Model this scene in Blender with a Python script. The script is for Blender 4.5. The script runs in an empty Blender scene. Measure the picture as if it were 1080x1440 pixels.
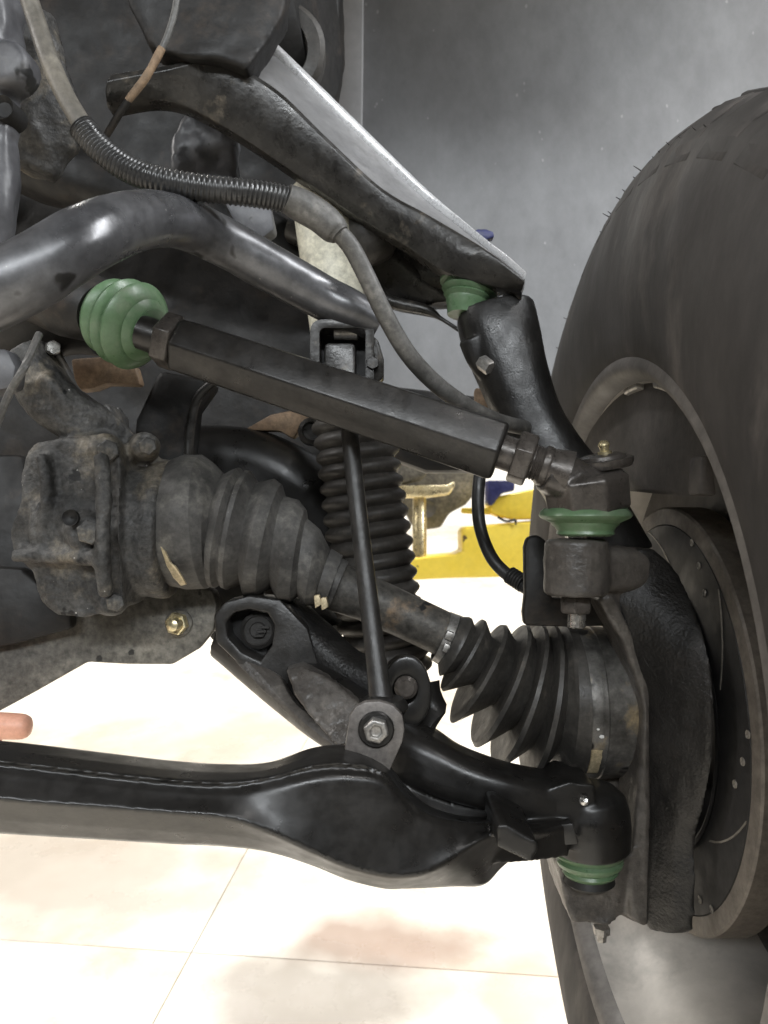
import bpy, bmesh, math, random
from mathutils import Vector, Matrix, noise

random.seed(7)
scene = bpy.context.scene
COL = scene.collection
PI = math.pi

# ---------------------------------------------------------------- camera
FPX = 1120.0                       # focal length in photo pixels (1080 x 1440)
CAM = Vector((0.0, 0.0, 1.05))     # phone held at wheel height, car on a low lift
PITCH = math.radians(6.1)
RT = Vector((1, 0, 0))
FW = Vector((0, math.cos(PITCH), -math.sin(PITCH)))
UP = Vector((0, math.sin(PITCH), math.cos(PITCH)))
cam_data = bpy.data.cameras.new("camera")
cam = bpy.data.objects.new("camera", cam_data)
COL.objects.link(cam)
cam.location = CAM
cam.rotation_euler = (PI / 2 - PITCH, 0, 0)
cam_data.sensor_fit = 'VERTICAL'
cam_data.sensor_height = 36.0
cam_data.lens = 28.0
cam_data.clip_start = 0.02
cam_data.clip_end = 60
cam_data.dof.use_dof = True
cam_data.dof.focus_distance = 0.56
cam_data.dof.aperture_fstop = 13
scene.camera = cam

# ---------------------------------------------------------------- world, lamps, exposure
world = bpy.data.worlds.new("World")
scene.world = world
world.use_nodes = True
bg = world.node_tree.nodes['Background']
bg.inputs[0].default_value = (1.0, 0.97, 0.93, 1)
bg.inputs[1].default_value = 0.05
scene.view_settings.view_transform = 'Standard'
scene.view_settings.look = 'None'
scene.view_settings.exposure = 0.0
scene.view_settings.gamma = 1.0
scene.render.engine = 'CYCLES'
scene.cycles.use_denoising = True
scene.cycles.max_bounces = 6
scene.cycles.sample_clamp_indirect = 4.0


def lamp(name, loc, target, sx, sy, power, col=(1, 0.96, 0.9)):
    l = bpy.data.lights.new(name, 'AREA')
    l.shape = 'RECTANGLE'
    l.size, l.size_y = sx, sy
    l.energy = power
    l.color = col
    o = bpy.data.objects.new(name, l)
    COL.objects.link(o)
    o.location = loc
    o.rotation_euler = (Vector(target) - Vector(loc)).to_track_quat('-Z', 'Y').to_euler()
    return o


# workshop ceiling lamps: two rows behind the car, two on the camera's side
lamp("ceiling_lamp", (-1.6, 3.6, 3.6), (-1.6, 3.6, 0), 0.35, 3.2, 250)
lamp("ceiling_lamp", (1.2, 3.9, 3.6), (1.2, 3.9, 0), 0.35, 3.2, 250)
lamp("ceiling_lamp", (0.0, 6.6, 3.8), (0.0, 6.6, 0), 4.5, 0.35, 200)
COOL = (0.93, 0.97, 1.0)
lamp("ceiling_lamp", (-1.6, -3.0, 3.2), (-0.2, 0.5, 0.9), 1.5, 0.2, 52, COOL)
lamp("ceiling_lamp", (0.0, -3.0, 3.2), (0.0, 0.5, 0.9), 1.5, 0.2, 66, COOL)
lamp("ceiling_lamp", (1.5, -2.8, 3.2), (0.1, 0.6, 0.9), 1.5, 0.2, 58, COOL)
lamp("ceiling_lamp", (0.0, -0.9, 3.6), (0.0, -0.9, 0), 3.2, 0.35, 150, (1, 0.97, 0.94))
lamp("ceiling_lamp", (-3.0, 0.6, 3.4), (-2.4, 0.6, 0), 0.35, 3.2, 140, (1, 0.97, 0.94))
lamp("ceiling_lamp", (2.6, 0.3, 3.0), (0.0, 0.55, 1.0), 0.2, 2.2, 110, (0.96, 0.98, 1.0))

# ---------------------------------------------------------------- geometry helpers


def P(px, py, d):
    return CAM + RT * ((px - 540) / FPX * d) + UP * ((720 - py) / FPX * d) + FW * d


def K(x, d, v):
    return CAM + RT * x + UP * v + FW * d


def S(px, d):
    return px * d / FPX


def catmull(keys, n):
    """keys: list of tuples (any length); n samples over them."""
    keys = [tuple(k) for k in keys]
    out = []
    m = len(keys) - 1
    for i in range(n):
        t = i / (n - 1) * m
        k = min(int(t), m - 1)
        f = t - k
        p0 = keys[max(k - 1, 0)]
        p1 = keys[k]
        p2 = keys[k + 1]
        p3 = keys[min(k + 2, m)]
        out.append(tuple(0.5 * ((2 * b) + (c - a) * f + (2 * a - 5 * b + 4 * c - e) * f * f
                                + (3 * b - a - 3 * c + e) * f ** 3)
                         for a, b, c, e in zip(p0, p1, p2, p3)))
    return out


def loops_to_bm(bm, loops, cap=(True, True), closed=True):
    rows = [[bm.verts.new(p) for p in lp] for lp in loops]
    n = len(rows[0])
    for a, b in zip(rows, rows[1:]):
        for i in range(n if closed else n - 1):
            j = (i + 1) % n
            try:
                bm.faces.new((a[i], a[j], b[j], b[i]))
            except ValueError:
                pass
    if closed:
        if cap[0]:
            bm.faces.new(rows[0][::-1])
        if cap[1]:
            bm.faces.new(rows[-1])
    return rows


def ortho(a, ref=None):
    a = a.normalized()
    ref = ref or (UP if abs(a.dot(UP)) < 0.9 else FW)
    u = (ref - a * ref.dot(a)).normalized()
    return a, u, a.cross(u)


def lathe(bm, o, a, prof, seg=32, phase=0.0, cap=(True, True), ref=None, squash=1.0):
    a, u, w = ortho(a, ref)
    loops = []
    for s, r in prof:
        r = max(r, 1e-5)
        loops.append([o + a * s + (u * math.cos(t) + w * math.sin(t) * squash) * r
                      for t in [phase + 2 * PI * i / seg for i in range(seg)]])
    return loops_to_bm(bm, loops, cap)


def sect(n, a, b, e):
    out = []
    for i in range(n):
        t = 2 * PI * (i + 0.5) / n
        c, s = math.cos(t), math.sin(t)
        out.append((a * math.copysign(abs(c) ** (2 / e), c), b * math.copysign(abs(s) ** (2 / e), s)))
    return out


def sweep(bm, pts, n=40, seg=20, up=None, e=2.0, cap=(True, True), wob=0.0):
    """pts: (px,py,d,a,b) keys: a = half size across (m), b = half size along 'up' (m)."""
    ks = catmull([tuple(P(k[0], k[1], k[2])) + (k[3], k[4] if len(k) > 4 else k[3]) for k in pts], n)
    loops = []
    up = up or UP
    for i, k in enumerate(ks):
        p = Vector(k[:3])
        q0 = Vector(ks[max(i - 1, 0)][:3])
        q1 = Vector(ks[min(i + 1, n - 1)][:3])
        t = (q1 - q0).normalized()
        s = t.cross(up)
        if s.length < 1e-4:
            s = t.cross(FW)
        s.normalize()
        u = s.cross(t).normalized()
        lp = []
        for (x, y) in sect(seg, k[3], k[4], e):
            q = p + s * x + u * y
            if wob:
                q += (q - p).normalized() * wob * noise.noise(q * 60)
            lp.append(q)
        loops.append(lp)
    return loops_to_bm(bm, loops, cap)


def prism(bm, outline, thick, hole=None):
    """outline: (px,py,d) points seen from the camera; body goes back 'thick' metres along the view axis."""
    f = [P(*p) for p in outline]
    b = [p + FW * thick for p in f]
    vf = [bm.verts.new(p) for p in f]
    vb = [bm.verts.new(p) for p in b]
    n = len(f)
    for i in range(n):
        j = (i + 1) % n
        bm.faces.new((vf[i], vf[j], vb[j], vb[i]))
    if hole is None:
        bm.faces.new(vf[::-1])
        bm.faces.new(vb)
    else:
        assert len(hole) == n
        hf = [bm.verts.new(P(*p)) for p in hole]
        hb = [bm.verts.new(P(*p) + FW * thick) for p in hole]
        for i in range(n):
            j = (i + 1) % n
            bm.faces.new((hf[i], hb[i], hb[j], hf[j]))
            bm.faces.new((vf[i], hf[i], hf[j], vf[j]))
            bm.faces.new((vb[i], vb[j], hb[j], hb[i]))


def flat(pts, d):
    return [(x, y, d) for x, y in pts]


def box(bm, c, ax, ay, az):
    vs = [bm.verts.new(c + ax * x + ay * y + az * z) for x in (-1, 1) for y in (-1, 1) for z in (-1, 1)]
    for q in ((0, 1, 3, 2), (4, 6, 7, 5), (0, 4, 5, 1), (2, 3, 7, 6), (0, 2, 6, 4), (1, 5, 7, 3)):
        bm.faces.new([vs[i] for i in q])


def rings(bm, rr, d, seg=40, sub=4, cap=(True, True), sharp=0.55, wob=0.0):
    """pleated boot from (top px, bottom px[, depth]) pairs, rings turned as the photo shows them."""
    keys = []
    for r in rr:
        dd = r[4] if len(r) > 4 else d
        a, b = P(r[0], r[1], dd), P(r[2], r[3], dd)
        keys.append((a, b))
    loops = []
    m = len(keys) - 1
    for i in range(m):
        for s in range(sub):
            f = s / sub
            g = f * f * (3 - 2 * f) * sharp + f * (1 - sharp)
            a = keys[i][0].lerp(keys[i + 1][0], g)
            b = keys[i][1].lerp(keys[i + 1][1], g)
            loops.append((a, b))
    loops.append(keys[-1])
    out = []
    for a, b in loops:
        c = (a + b) / 2
        u = (a - b) / 2
        w = FW * u.length
        lp = []
        for k in range(seg):
            t = 2 * PI * k / seg
            q = c + u * math.cos(t) + w * math.sin(t)
            if wob:
                q += (q - c).normalized() * wob * noise.noise(q * 45)
            lp.append(q)
        out.append(lp)
    return loops_to_bm(bm, out, cap)


WLOC = {}


def finish(bm, sharp):
    bmesh.ops.remove_doubles(bm, verts=bm.verts, dist=1e-6)
    bmesh.ops.recalc_face_normals(bm, faces=bm.faces)
    ang = math.radians(sharp)
    for f in bm.faces:
        f.smooth = True
    for e in bm.edges:
        if len(e.link_faces) == 2:
            e.smooth = e.calc_face_angle(0) < ang


def build(name, bm, mat, parent=None, bevel=0.0, seg=2, sharp=38, wob=0.0, wscale=40, bang=30):
    bmesh.ops.remove_doubles(bm, verts=bm.verts, dist=1e-6)
    bmesh.ops.recalc_face_normals(bm, faces=bm.faces)
    if bevel:
        es = [e for e in bm.edges if len(e.link_faces) == 2 and e.calc_face_angle(0) > math.radians(bang)]
        bmesh.ops.bevel(bm, geom=es, offset=bevel, segments=seg, profile=0.5, affect='EDGES', clamp_overlap=True)
    if wob:
        bm.normal_update()
        for v in bm.verts:
            v.co += v.normal * wob * noise.noise(v.co * wscale)
    finish(bm, sharp)
    lo = Vector((min(v.co[i] for v in bm.verts) for i in range(3)))
    hi = Vector((max(v.co[i] for v in bm.verts) for i in range(3)))
    c = (lo + hi) / 2
    for v in bm.verts:
        v.co -= c
    me = bpy.data.meshes.new(name)
    bm.to_mesh(me)
    bm.free()
    me.materials.append(mat)
    o = bpy.data.objects.new(name, me)
    COL.objects.link(o)
    if parent is not None:
        o.parent = parent
        o.location = c - WLOC[parent.name]
    else:
        o.location = c
    WLOC[o.name] = c
    return o


def dup(src, at, parent, rot=None):
    o = src.copy()
    COL.objects.link(o)
    o.parent = parent
    o.location = at - (WLOC[parent.name] if parent is not None else Vector())
    if rot is not None:
        o.rotation_euler = rot
    WLOC[o.name] = at
    return o


def thing(name, label, cat, at, group=None):
    o = bpy.data.objects.new(name, None)
    o.empty_display_size = 0.05
    COL.objects.link(o)
    o.location = at
    WLOC[o.name] = at
    tag(o, label, cat, group)
    return o


def tag(o, label, cat, group=None):
    o['label'] = label
    o['category'] = cat
    if group:
        o['group'] = group
    return o


def B():
    return bmesh.new()


def hexnut(bm, o, a, r, h, phase=0.0, ch=0.12, seg=6):
    lathe(bm, o, a, [(0, r * (1 - ch)), (h * ch, r), (h * (1 - ch), r), (h, r * (1 - ch))], seg, phase)


def fuse(name, bm, mat, parent=None, voxel=0.002, smooth=2, amp=0.0, scale=40, sharp=60):
    """several closed shells welded into one casting: voxel remesh, smooth, then uneven the surface."""
    bmesh.ops.remove_doubles(bm, verts=bm.verts, dist=1e-6)
    bmesh.ops.recalc_face_normals(bm, faces=bm.faces)
    me = bpy.data.meshes.new('blank')
    bm.to_mesh(me)
    bm.free()
    o = bpy.data.objects.new('blank', me)
    COL.objects.link(o)
    r = o.modifiers.new('r', 'REMESH')
    r.mode = 'VOXEL'
    r.voxel_size = voxel
    s = o.modifiers.new('s', 'SMOOTH')
    s.iterations = smooth
    s.factor = 0.5
    dg = bpy.context.evaluated_depsgraph_get()
    m2 = bpy.data.meshes.new_from_object(o.evaluated_get(dg))
    bpy.data.objects.remove(o)
    bpy.data.meshes.remove(me)
    b2 = bmesh.new()
    b2.from_mesh(m2)
    bpy.data.meshes.remove(m2)
    if amp:
        b2.normal_update()
        for v in b2.verts:
            v.co += v.normal * amp * noise.fractal(v.co * scale, 0.9, 2.1, 4)
    return build(name, b2, mat, parent, sharp=sharp)


# ---------------------------------------------------------------- materials


def mat(name, c1, c2, rough=0.5, metal=0.0, scale=25.0, bump=0.15, bscale=350.0, dust=None, chips=None,
        rvar=0.12, spec=0.5, stretch=None, bdist=0.001, coat=0.0, specks=None, grain=0.3):
    m = bpy.data.materials.new(name)
    m.use_nodes = True
    nt = m.node_tree
    N = nt.nodes
    L = nt.links
    b = N['Principled BSDF']
    tc = N.new('ShaderNodeTexCoord')
    mp = N.new('ShaderNodeMapping')
    L.new(tc.outputs['Object'], mp.inputs[0])
    if stretch:
        mp.inputs['Scale'].default_value = stretch

    def nz(sc, det=6, ro=0.6, src=mp):
        n = N.new('ShaderNodeTexNoise')
        n.inputs['Scale'].default_value = sc
        n.inputs['Detail'].default_value = det
        n.inputs['Roughness'].default_value = ro
        L.new(src.outputs[0], n.inputs['Vector'])
        return n

    def ramp(src, lo, hi):
        r = N.new('ShaderNodeMapRange')
        r.inputs['From Min'].default_value = lo
        r.inputs['From Max'].default_value = hi
        L.new(src, r.inputs['Value'])
        return r.outputs[0]

    def mix(fac, a, c):
        x = N.new('ShaderNodeMix')
        x.data_type = 'RGBA'
        L.new(fac, x.inputs[0])
        if isinstance(a, tuple):
            x.inputs[6].default_value = a + (1,)
        else:
            L.new(a, x.inputs[6])
        x.inputs[7].default_value = c + (1,)
        return x.outputs[2]

    n1 = nz(scale)
    col = mix(ramp(n1.outputs['Fac'], 0.32, 0.68), c1, c2)
    if dust:
        dc, lo, hi, sc = dust
        n2 = nz(sc, 8, 0.65)
        col = mix(ramp(n2.outputs['Fac'], lo, hi), col, dc)
    if chips:
        cc, lo, sc = chips
        n3 = nz(sc, 3, 0.5)
        col = mix(ramp(n3.outputs['Fac'], lo, lo + 0.03), col, cc)
    if specks:
        cc, rad, sc = specks
        vo = N.new('ShaderNodeTexVoronoi')
        vo.inputs['Scale'].default_value = sc
        L.new(mp.outputs[0], vo.inputs['Vector'])
        n4 = nz(sc * 0.35, 2, 0.5)
        mt = N.new('ShaderNodeMath')
        mt.operation = 'ADD'
        L.new(vo.outputs['Distance'], mt.inputs[0])
        L.new(ramp(n4.outputs['Fac'], 0.62, 0.42), mt.inputs[1])
        col = mix(ramp(mt.outputs[0], rad, rad * 0.5), col, cc)
    if grain:
        g = nz(scale * 7, 5, 0.7)
        gm = N.new('ShaderNodeMapRange')
        gm.inputs['From Min'].default_value = 0.33
        gm.inputs['From Max'].default_value = 0.67
        gm.inputs['To Min'].default_value = 1 - grain
        gm.inputs['To Max'].default_value = 1 + grain
        L.new(g.outputs['Fac'], gm.inputs['Value'])
        vs = N.new('ShaderNodeVectorMath')
        vs.operation = 'SCALE'
        L.new(col, vs.inputs[0])
        L.new(gm.outputs[0], vs.inputs['Scale'])
        col = vs.outputs[0]
    L.new(col, b.inputs['Base Color'])
    b.inputs['Metallic'].default_value = metal
    b.inputs['Specular IOR Level'].default_value = spec
    b.inputs['Coat Weight'].default_value = coat
    r = N.new('ShaderNodeMapRange')
    r.inputs['From Min'].default_value = 0.3
    r.inputs['From Max'].default_value = 0.7
    r.inputs['To Min'].default_value = max(0.05, rough - rvar)
    r.inputs['To Max'].default_value = min(1, rough + rvar)
    L.new(nz(scale * 2.3).outputs['Fac'], r.inputs['Value'])
    L.new(r.outputs[0], b.inputs['Roughness'])
    if bump:
        bp = N.new('ShaderNodeBump')
        bp.inputs['Strength'].default_value = bump
        bp.inputs['Distance'].default_value = bdist
        L.new(nz(bscale, 4, 0.55).outputs['Fac'], bp.inputs['Height'])
        L.new(bp.outputs[0], b.inputs['Normal'])
    return m


M = {}
M['black'] = mat('black_gloss_paint', (0.009, 0.0084, 0.0078), (0.016, 0.0148, 0.0136), 0.34, spec=0.55, bump=0.05, bscale=300, rvar=0.1)
M['arm'] = mat('black_arm_paint', (0.016, 0.015, 0.014), (0.026, 0.024, 0.022), 0.42, bump=0.3, bscale=420,
               dust=((0.06, 0.055, 0.05), 0.62, 0.8, 70))
M['cast'] = mat('rough_cast_black', (0.008, 0.0075, 0.0072), (0.014, 0.013, 0.012), 0.46, bump=0.6, bscale=420, bdist=0.0015,
                dust=((0.035, 0.032, 0.029), 0.6, 0.85, 160))
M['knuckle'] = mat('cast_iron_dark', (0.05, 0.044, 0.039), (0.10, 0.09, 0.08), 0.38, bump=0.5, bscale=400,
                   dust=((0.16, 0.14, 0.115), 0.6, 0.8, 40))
M['neck'] = mat('black_satin_paint', (0.009, 0.0086, 0.0082), (0.015, 0.014, 0.013), 0.38, spec=0.5, bump=0.25, bscale=600,
                stretch=(1, 1, 1))
M['sway'] = mat('worn_bar_paint', (0.055, 0.055, 0.058), (0.125, 0.125, 0.13), 0.34, 0.4, 12, spec=0.8, bump=0.12, bscale=120,
                chips=((0.02, 0.019, 0.018), 0.665, 30), specks=((0.3, 0.29, 0.27), 0.12, 160))
M['uca'] = mat('worn_black_steel', (0.014, 0.013, 0.012), (0.045, 0.042, 0.038), 0.32, 0.1, 35, bump=0.3, bscale=250,
               dust=((0.13, 0.11, 0.085), 0.58, 0.75, 45))
M['web'] = mat('painted_lit_web', (0.20, 0.198, 0.20), (0.27, 0.266, 0.266), 0.42, 0.3, 20, bump=0.08, bscale=300, grain=0.12, dust=((0.14, 0.135, 0.13), 0.55, 0.85, 30))  # web of the black upper arm, coloured pale as if lit
M['edge'] = mat('painted_edge_highlight', (0.78, 0.78, 0.79), (0.85, 0.85, 0.85), 0.3, 0.4, 60, bump=0.05, grain=0.08)  # white paints the highlight along the upper arm's flange
M['rod'] = mat('black_oxide_rod', (0.012, 0.0112, 0.0105), (0.025, 0.0225, 0.02), 0.36, 0.2, 30, bump=0.12, bscale=600,
               dust=((0.09, 0.08, 0.07), 0.66, 0.9, 90))
M['rodend'] = mat('oxide_rod_end', (0.05, 0.044, 0.039), (0.085, 0.075, 0.067), 0.32, 0.3, 40, bump=0.12, bscale=500)
M['boot'] = mat('dusty_rubber', (0.035, 0.033, 0.031), (0.085, 0.081, 0.075), 0.62, 0, 30, bump=0.35, bscale=300,
                dust=((0.16, 0.15, 0.132), 0.52, 0.78, 45), specks=((0.3, 0.29, 0.27), 0.08, 300))
M['boot2'] = mat('clean_rubber', (0.026, 0.024, 0.0215), (0.065, 0.060, 0.053), 0.5, 0, 30, bump=0.25, bscale=400,
                 dust=((0.16, 0.14, 0.115), 0.58, 0.85, 40))
M['bellow'] = mat('black_bellow_rubber', (0.032, 0.029, 0.026), (0.06, 0.055, 0.049), 0.5, 0, 30, bump=0.2, bscale=400,
                  dust=((0.16, 0.14, 0.115), 0.6, 0.85, 50))
M['green'] = mat('green_rubber', (0.085, 0.15, 0.076), (0.112, 0.182, 0.10), 0.36, 0, 40, bump=0.08, bscale=300, grain=0.12,
                 dust=((0.17, 0.20, 0.14), 0.52, 0.75, 45), chips=((0.05, 0.062, 0.042), 0.66, 38))
M['dirty'] = mat('dirty_casting', (0.02, 0.0193, 0.0185), (0.085, 0.082, 0.077), 0.6, 0.1, 34, bump=0.9, bscale=170, bdist=0.002,
                 dust=((0.17, 0.145, 0.108), 0.52, 0.68, 22), chips=((0.012, 0.012, 0.012), 0.66, 55),
                 specks=((0.45, 0.44, 0.42), 0.14, 170), grain=0.5)
M['dirtyplate'] = mat('dusty_plate', (0.055, 0.052, 0.046), (0.15, 0.14, 0.12), 0.7, 0, 20, grain=0.5, bump=0.7, bscale=160,
                      dust=((0.2, 0.185, 0.155), 0.56, 0.8, 24), chips=((0.02, 0.019, 0.017), 0.68, 60),
                      specks=((0.03, 0.03, 0.03), 0.1, 130))
M['frame'] = mat('underbody_black', (0.004, 0.0037, 0.0034), (0.011, 0.0093, 0.0078), 0.6, 0, 14, bump=0.6, bscale=120, grain=0.5,
                 dust=((0.04, 0.028, 0.019), 0.54, 0.75, 12))
M['frame2'] = mat('underbody_grey', (0.05, 0.05, 0.054), (0.115, 0.115, 0.122), 0.42, 0, 16, grain=0.15, bump=0.4, bscale=90,
                  dust=((0.17, 0.163, 0.15), 0.6, 0.8, 35), chips=((0.02, 0.02, 0.02), 0.66, 40))
M['shaft'] = mat('rusty_shaft', (0.04, 0.038, 0.035), (0.11, 0.10, 0.085), 0.55, 0.2, 24, bump=0.4, bscale=300, grain=0.5,
                 dust=((0.20, 0.125, 0.065), 0.55, 0.72, 22), chips=((0.012, 0.012, 0.012), 0.66, 50))
M['cup'] = mat('corroded_cup', (0.035, 0.033, 0.03), (0.26, 0.248, 0.23), 0.42, 0.3, 22, bump=0.35, bscale=200,
               dust=((0.32, 0.25, 0.15), 0.50, 0.60, 15), chips=((0.012, 0.011, 0.011), 0.57, 26))
M['tan'] = mat('tan_bare_patch', (0.45, 0.36, 0.22), (0.55, 0.46, 0.3), 0.55, 0.3, 60)
M['bracket'] = mat('worn_bracket_paint', (0.11, 0.10, 0.092), (0.165, 0.151, 0.14), 0.45, 0.1, 40, bump=0.15, bscale=400)
M['daylightblue'] = mat('painted_daylight_blue', (0.4, 0.43, 0.62), (0.45, 0.48, 0.68), 0.35, grain=0.05)  # pale blue painted for daylight in the gap beside the liner
M['steel'] = mat('bright_steel', (0.55, 0.54, 0.52), (0.7, 0.69, 0.66), 0.26, 0.95, 60, bump=0.08)
M['steeldull'] = mat('dull_steel', (0.25, 0.24, 0.23), (0.38, 0.365, 0.34), 0.4, 0.7, 60, bump=0.15,
                     dust=((0.12, 0.1, 0.08), 0.56, 0.72, 80))
M['gold'] = mat('zinc_gold', (0.62, 0.52, 0.30), (0.75, 0.66, 0.42), 0.3, 0.8, 50, bump=0.1,
                dust=((0.4, 0.22, 0.15), 0.62, 0.8, 40))
M['liner'] = mat('grey_liner_plastic', (0.19, 0.192, 0.197), (0.215, 0.218, 0.224), 0.6, 0, 5, bump=0.12, bscale=220,
                 dust=((0.24, 0.243, 0.25), 0.58, 0.9, 6), specks=((0.33, 0.33, 0.33), 0.18, 75), stretch=(1, 1, 0.7), grain=0.1)
M['linerlight'] = mat('light_liner_edge', (0.34, 0.34, 0.35), (0.42, 0.42, 0.43), 0.55, 0, 8, grain=0.08)
M['tyre'] = mat('tyre_rubber', (0.022, 0.0195, 0.018), (0.040, 0.0355, 0.033), 0.7, 0, 9, grain=0.2, bump=0.2, bscale=200,
                dust=((0.095, 0.083, 0.075), 0.54, 0.74, 13), stretch=(1, 1, 0.5))
M['rim'] = mat('rim_barrel', (0.42, 0.395, 0.36), (0.56, 0.53, 0.49), 0.5, 0.1, 5, bump=0.1, bscale=60,
               dust=((0.2, 0.19, 0.18), 0.56, 0.78, 8), grain=0.1)
M['rimdark'] = mat('dirty_rim_back', (0.10, 0.092, 0.086), (0.15, 0.139, 0.129), 0.55, 0, 10)
M['rotor'] = mat('coated_rotor', (0.016, 0.015, 0.015), (0.026, 0.025, 0.024), 0.6, 0.1, 18, bump=0.1)
M['rotoredge'] = mat('bare_rotor_edge', (0.085, 0.074, 0.063), (0.16, 0.14, 0.118), 0.6, 0.1, 20, bump=0.2)
M['caliper'] = mat('brown_caliper', (0.04, 0.035, 0.032), (0.06, 0.053, 0.048), 0.6, 0, 10, bump=0.2)
M['groove'] = mat('scraped_groove', (0.16, 0.145, 0.125), (0.24, 0.22, 0.19), 0.5, 0.2, 60)
M['hose'] = mat('black_hose', (0.020, 0.020, 0.020), (0.032, 0.031, 0.03), 0.45, 0, 40, bump=0.15)
M['cable'] = mat('grey_cable', (0.06, 0.058, 0.054), (0.12, 0.115, 0.107), 0.5, 0, 40, bump=0.2,
                 dust=((0.2, 0.188, 0.168), 0.56, 0.75, 60), specks=((0.02, 0.02, 0.02), 0.1, 260))
M['creamcable'] = mat('dusty_cream_cable', (0.07, 0.065, 0.058), (0.20, 0.18, 0.145), 0.5, 0, 18, bump=0.2)
M['conduit'] = mat('conduit_plastic', (0.024, 0.024, 0.024), (0.04, 0.039, 0.038), 0.32, 0, 30, bump=0.05)
M['cream'] = mat('cream_shock_paint', (0.52, 0.49, 0.38), (0.66, 0.63, 0.51), 0.5, 0, 20, bump=0.2,
                 dust=((0.3, 0.26, 0.18), 0.6, 0.8, 26))
M['rust'] = mat('rusty_bracket', (0.16, 0.10, 0.06), (0.30, 0.21, 0.13), 0.65, 0, 30, bump=0.3,
                dust=((0.07, 0.05, 0.04), 0.55, 0.75, 30))
M['yellow'] = mat('yellow_lift_paint', (0.80, 0.60, 0.06), (0.85, 0.66, 0.09), 0.42, 0, 12, bump=0.05,
                  dust=((0.5, 0.34, 0.05), 0.62, 0.9, 14), chips=((0.12, 0.08, 0.03), 0.70, 30), grain=0.06)
M['blue'] = mat('blue_plastic', (0.015, 0.018, 0.07), (0.02, 0.024, 0.10), 0.4)
M['wall'] = mat('white_wall_paint', (0.80, 0.79, 0.76), (0.84, 0.83, 0.80), 0.6, 0, 3, bump=0.05, grain=0.03)
M['skin'] = mat('skin', (0.62, 0.30, 0.20), (0.72, 0.38, 0.27), 0.45, 0, 60, grain=0.08, bump=0.15, bscale=900)
M['nail'] = mat('nail', (0.75, 0.47, 0.38), (0.8, 0.53, 0.43), 0.3, 0, 60, bump=0)
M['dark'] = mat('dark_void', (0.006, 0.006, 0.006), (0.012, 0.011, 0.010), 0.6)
# ================================================================ THE SETTING: floor and wall
def ground(px, py):
    dv = RT * ((px - 540) / FPX) + UP * ((720 - py) / FPX) + FW
    t = -CAM.z / dv.z
    return CAM + dv * t


def floor_mat():
    m = mat('workshop_floor', (0.45, 0.42, 0.365), (0.57, 0.545, 0.49), 0.3, 0, 1.6, grain=0.06, bump=0.05, bscale=30,
            dust=((0.33, 0.275, 0.205), 0.46, 0.64, 1.5), rvar=0.1, specks=((0.3, 0.26, 0.2), 0.09, 9))
    nt = m.node_tree
    N, L = nt.nodes, nt.links
    b = N['Principled BSDF']
    src = b.inputs['Base Color'].links[0].from_socket
    geo = N.new('ShaderNodeNewGeometry')
    nzz = N.new('ShaderNodeTexNoise')
    nzz.inputs['Scale'].default_value = 5.0
    nzz.inputs['Detail'].default_value = 6
    L.new(geo.outputs['Position'], nzz.inputs['Vector'])
    for (px, py, rx, ry, colr, amt) in ((545, 1328, 0.17, 0.085, (0.20, 0.122, 0.08), 0.88),
                                        (450, 1405, 0.20, 0.12, (0.16, 0.135, 0.11), 0.8),
                                        (735, 1400, 0.09, 0.10, (0.30, 0.22, 0.14), 0.75),
                                        (60, 1230, 0.45, 0.20, (0.26, 0.225, 0.19), 0.75),
                                        (250, 1060, 0.5, 0.4, (0.31, 0.28, 0.24), 0.6)):
        c = ground(px, py)
        mp = N.new('ShaderNodeMapping')
        mp.vector_type = 'POINT'
        mp.inputs['Location'].default_value = (-c.x / rx, -c.y / ry, 0)
        mp.inputs['Scale'].default_value = (1 / rx, 1 / ry, 0)
        L.new(geo.outputs['Position'], mp.inputs[0])
        ln = N.new('ShaderNodeVectorMath')
        ln.operation = 'LENGTH'
        L.new(mp.outputs[0], ln.inputs[0])
        ad = N.new('ShaderNodeMath')
        ad.operation = 'MULTIPLY_ADD'
        L.new(nzz.outputs['Fac'], ad.inputs[0])
        ad.inputs[1].default_value = 1.6
        L.new(ln.outputs['Value'], ad.inputs[2])
        r = N.new('ShaderNodeMapRange')
        r.inputs['From Min'].default_value = 2.15
        r.inputs['From Max'].default_value = 1.5
        r.inputs['To Max'].default_value = amt
        L.new(ad.outputs[0], r.inputs['Value'])
        x = N.new('ShaderNodeMix')
        x.data_type = 'RGBA'
        L.new(r.outputs[0], x.inputs[0])
        L.new(src, x.inputs[6])
        x.inputs[7].default_value = colr + (1,)
        src = x.outputs[2]
    L.new(src, b.inputs['Base Color'])
    return m


M['floor'] = floor_mat()
M['joint'] = mat('joint_filler', (0.44, 0.415, 0.37), (0.5, 0.475, 0.43), 0.8)

bm = B()
vs = [bm.verts.new((x, y, -0.008)) for x, y in ((-14, -6), (14, -6), (14, 14), (-14, 14))]
bm.faces.new(vs)
floor = build('floor', bm, M['joint'])
floor['kind'] = 'structure'
# slabs laid on the bed, joints along the lines the photograph shows
j1a, j1b = ground(350, 1190), ground(285, 1310)
j2a, j2b = ground(430, 1350), ground(640, 1364)
u1 = (j1a - j1b).normalized()
u2 = (j2b - j2a).normalized()
cen = (u1.x * u2.y - u1.y * u2.x)
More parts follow.
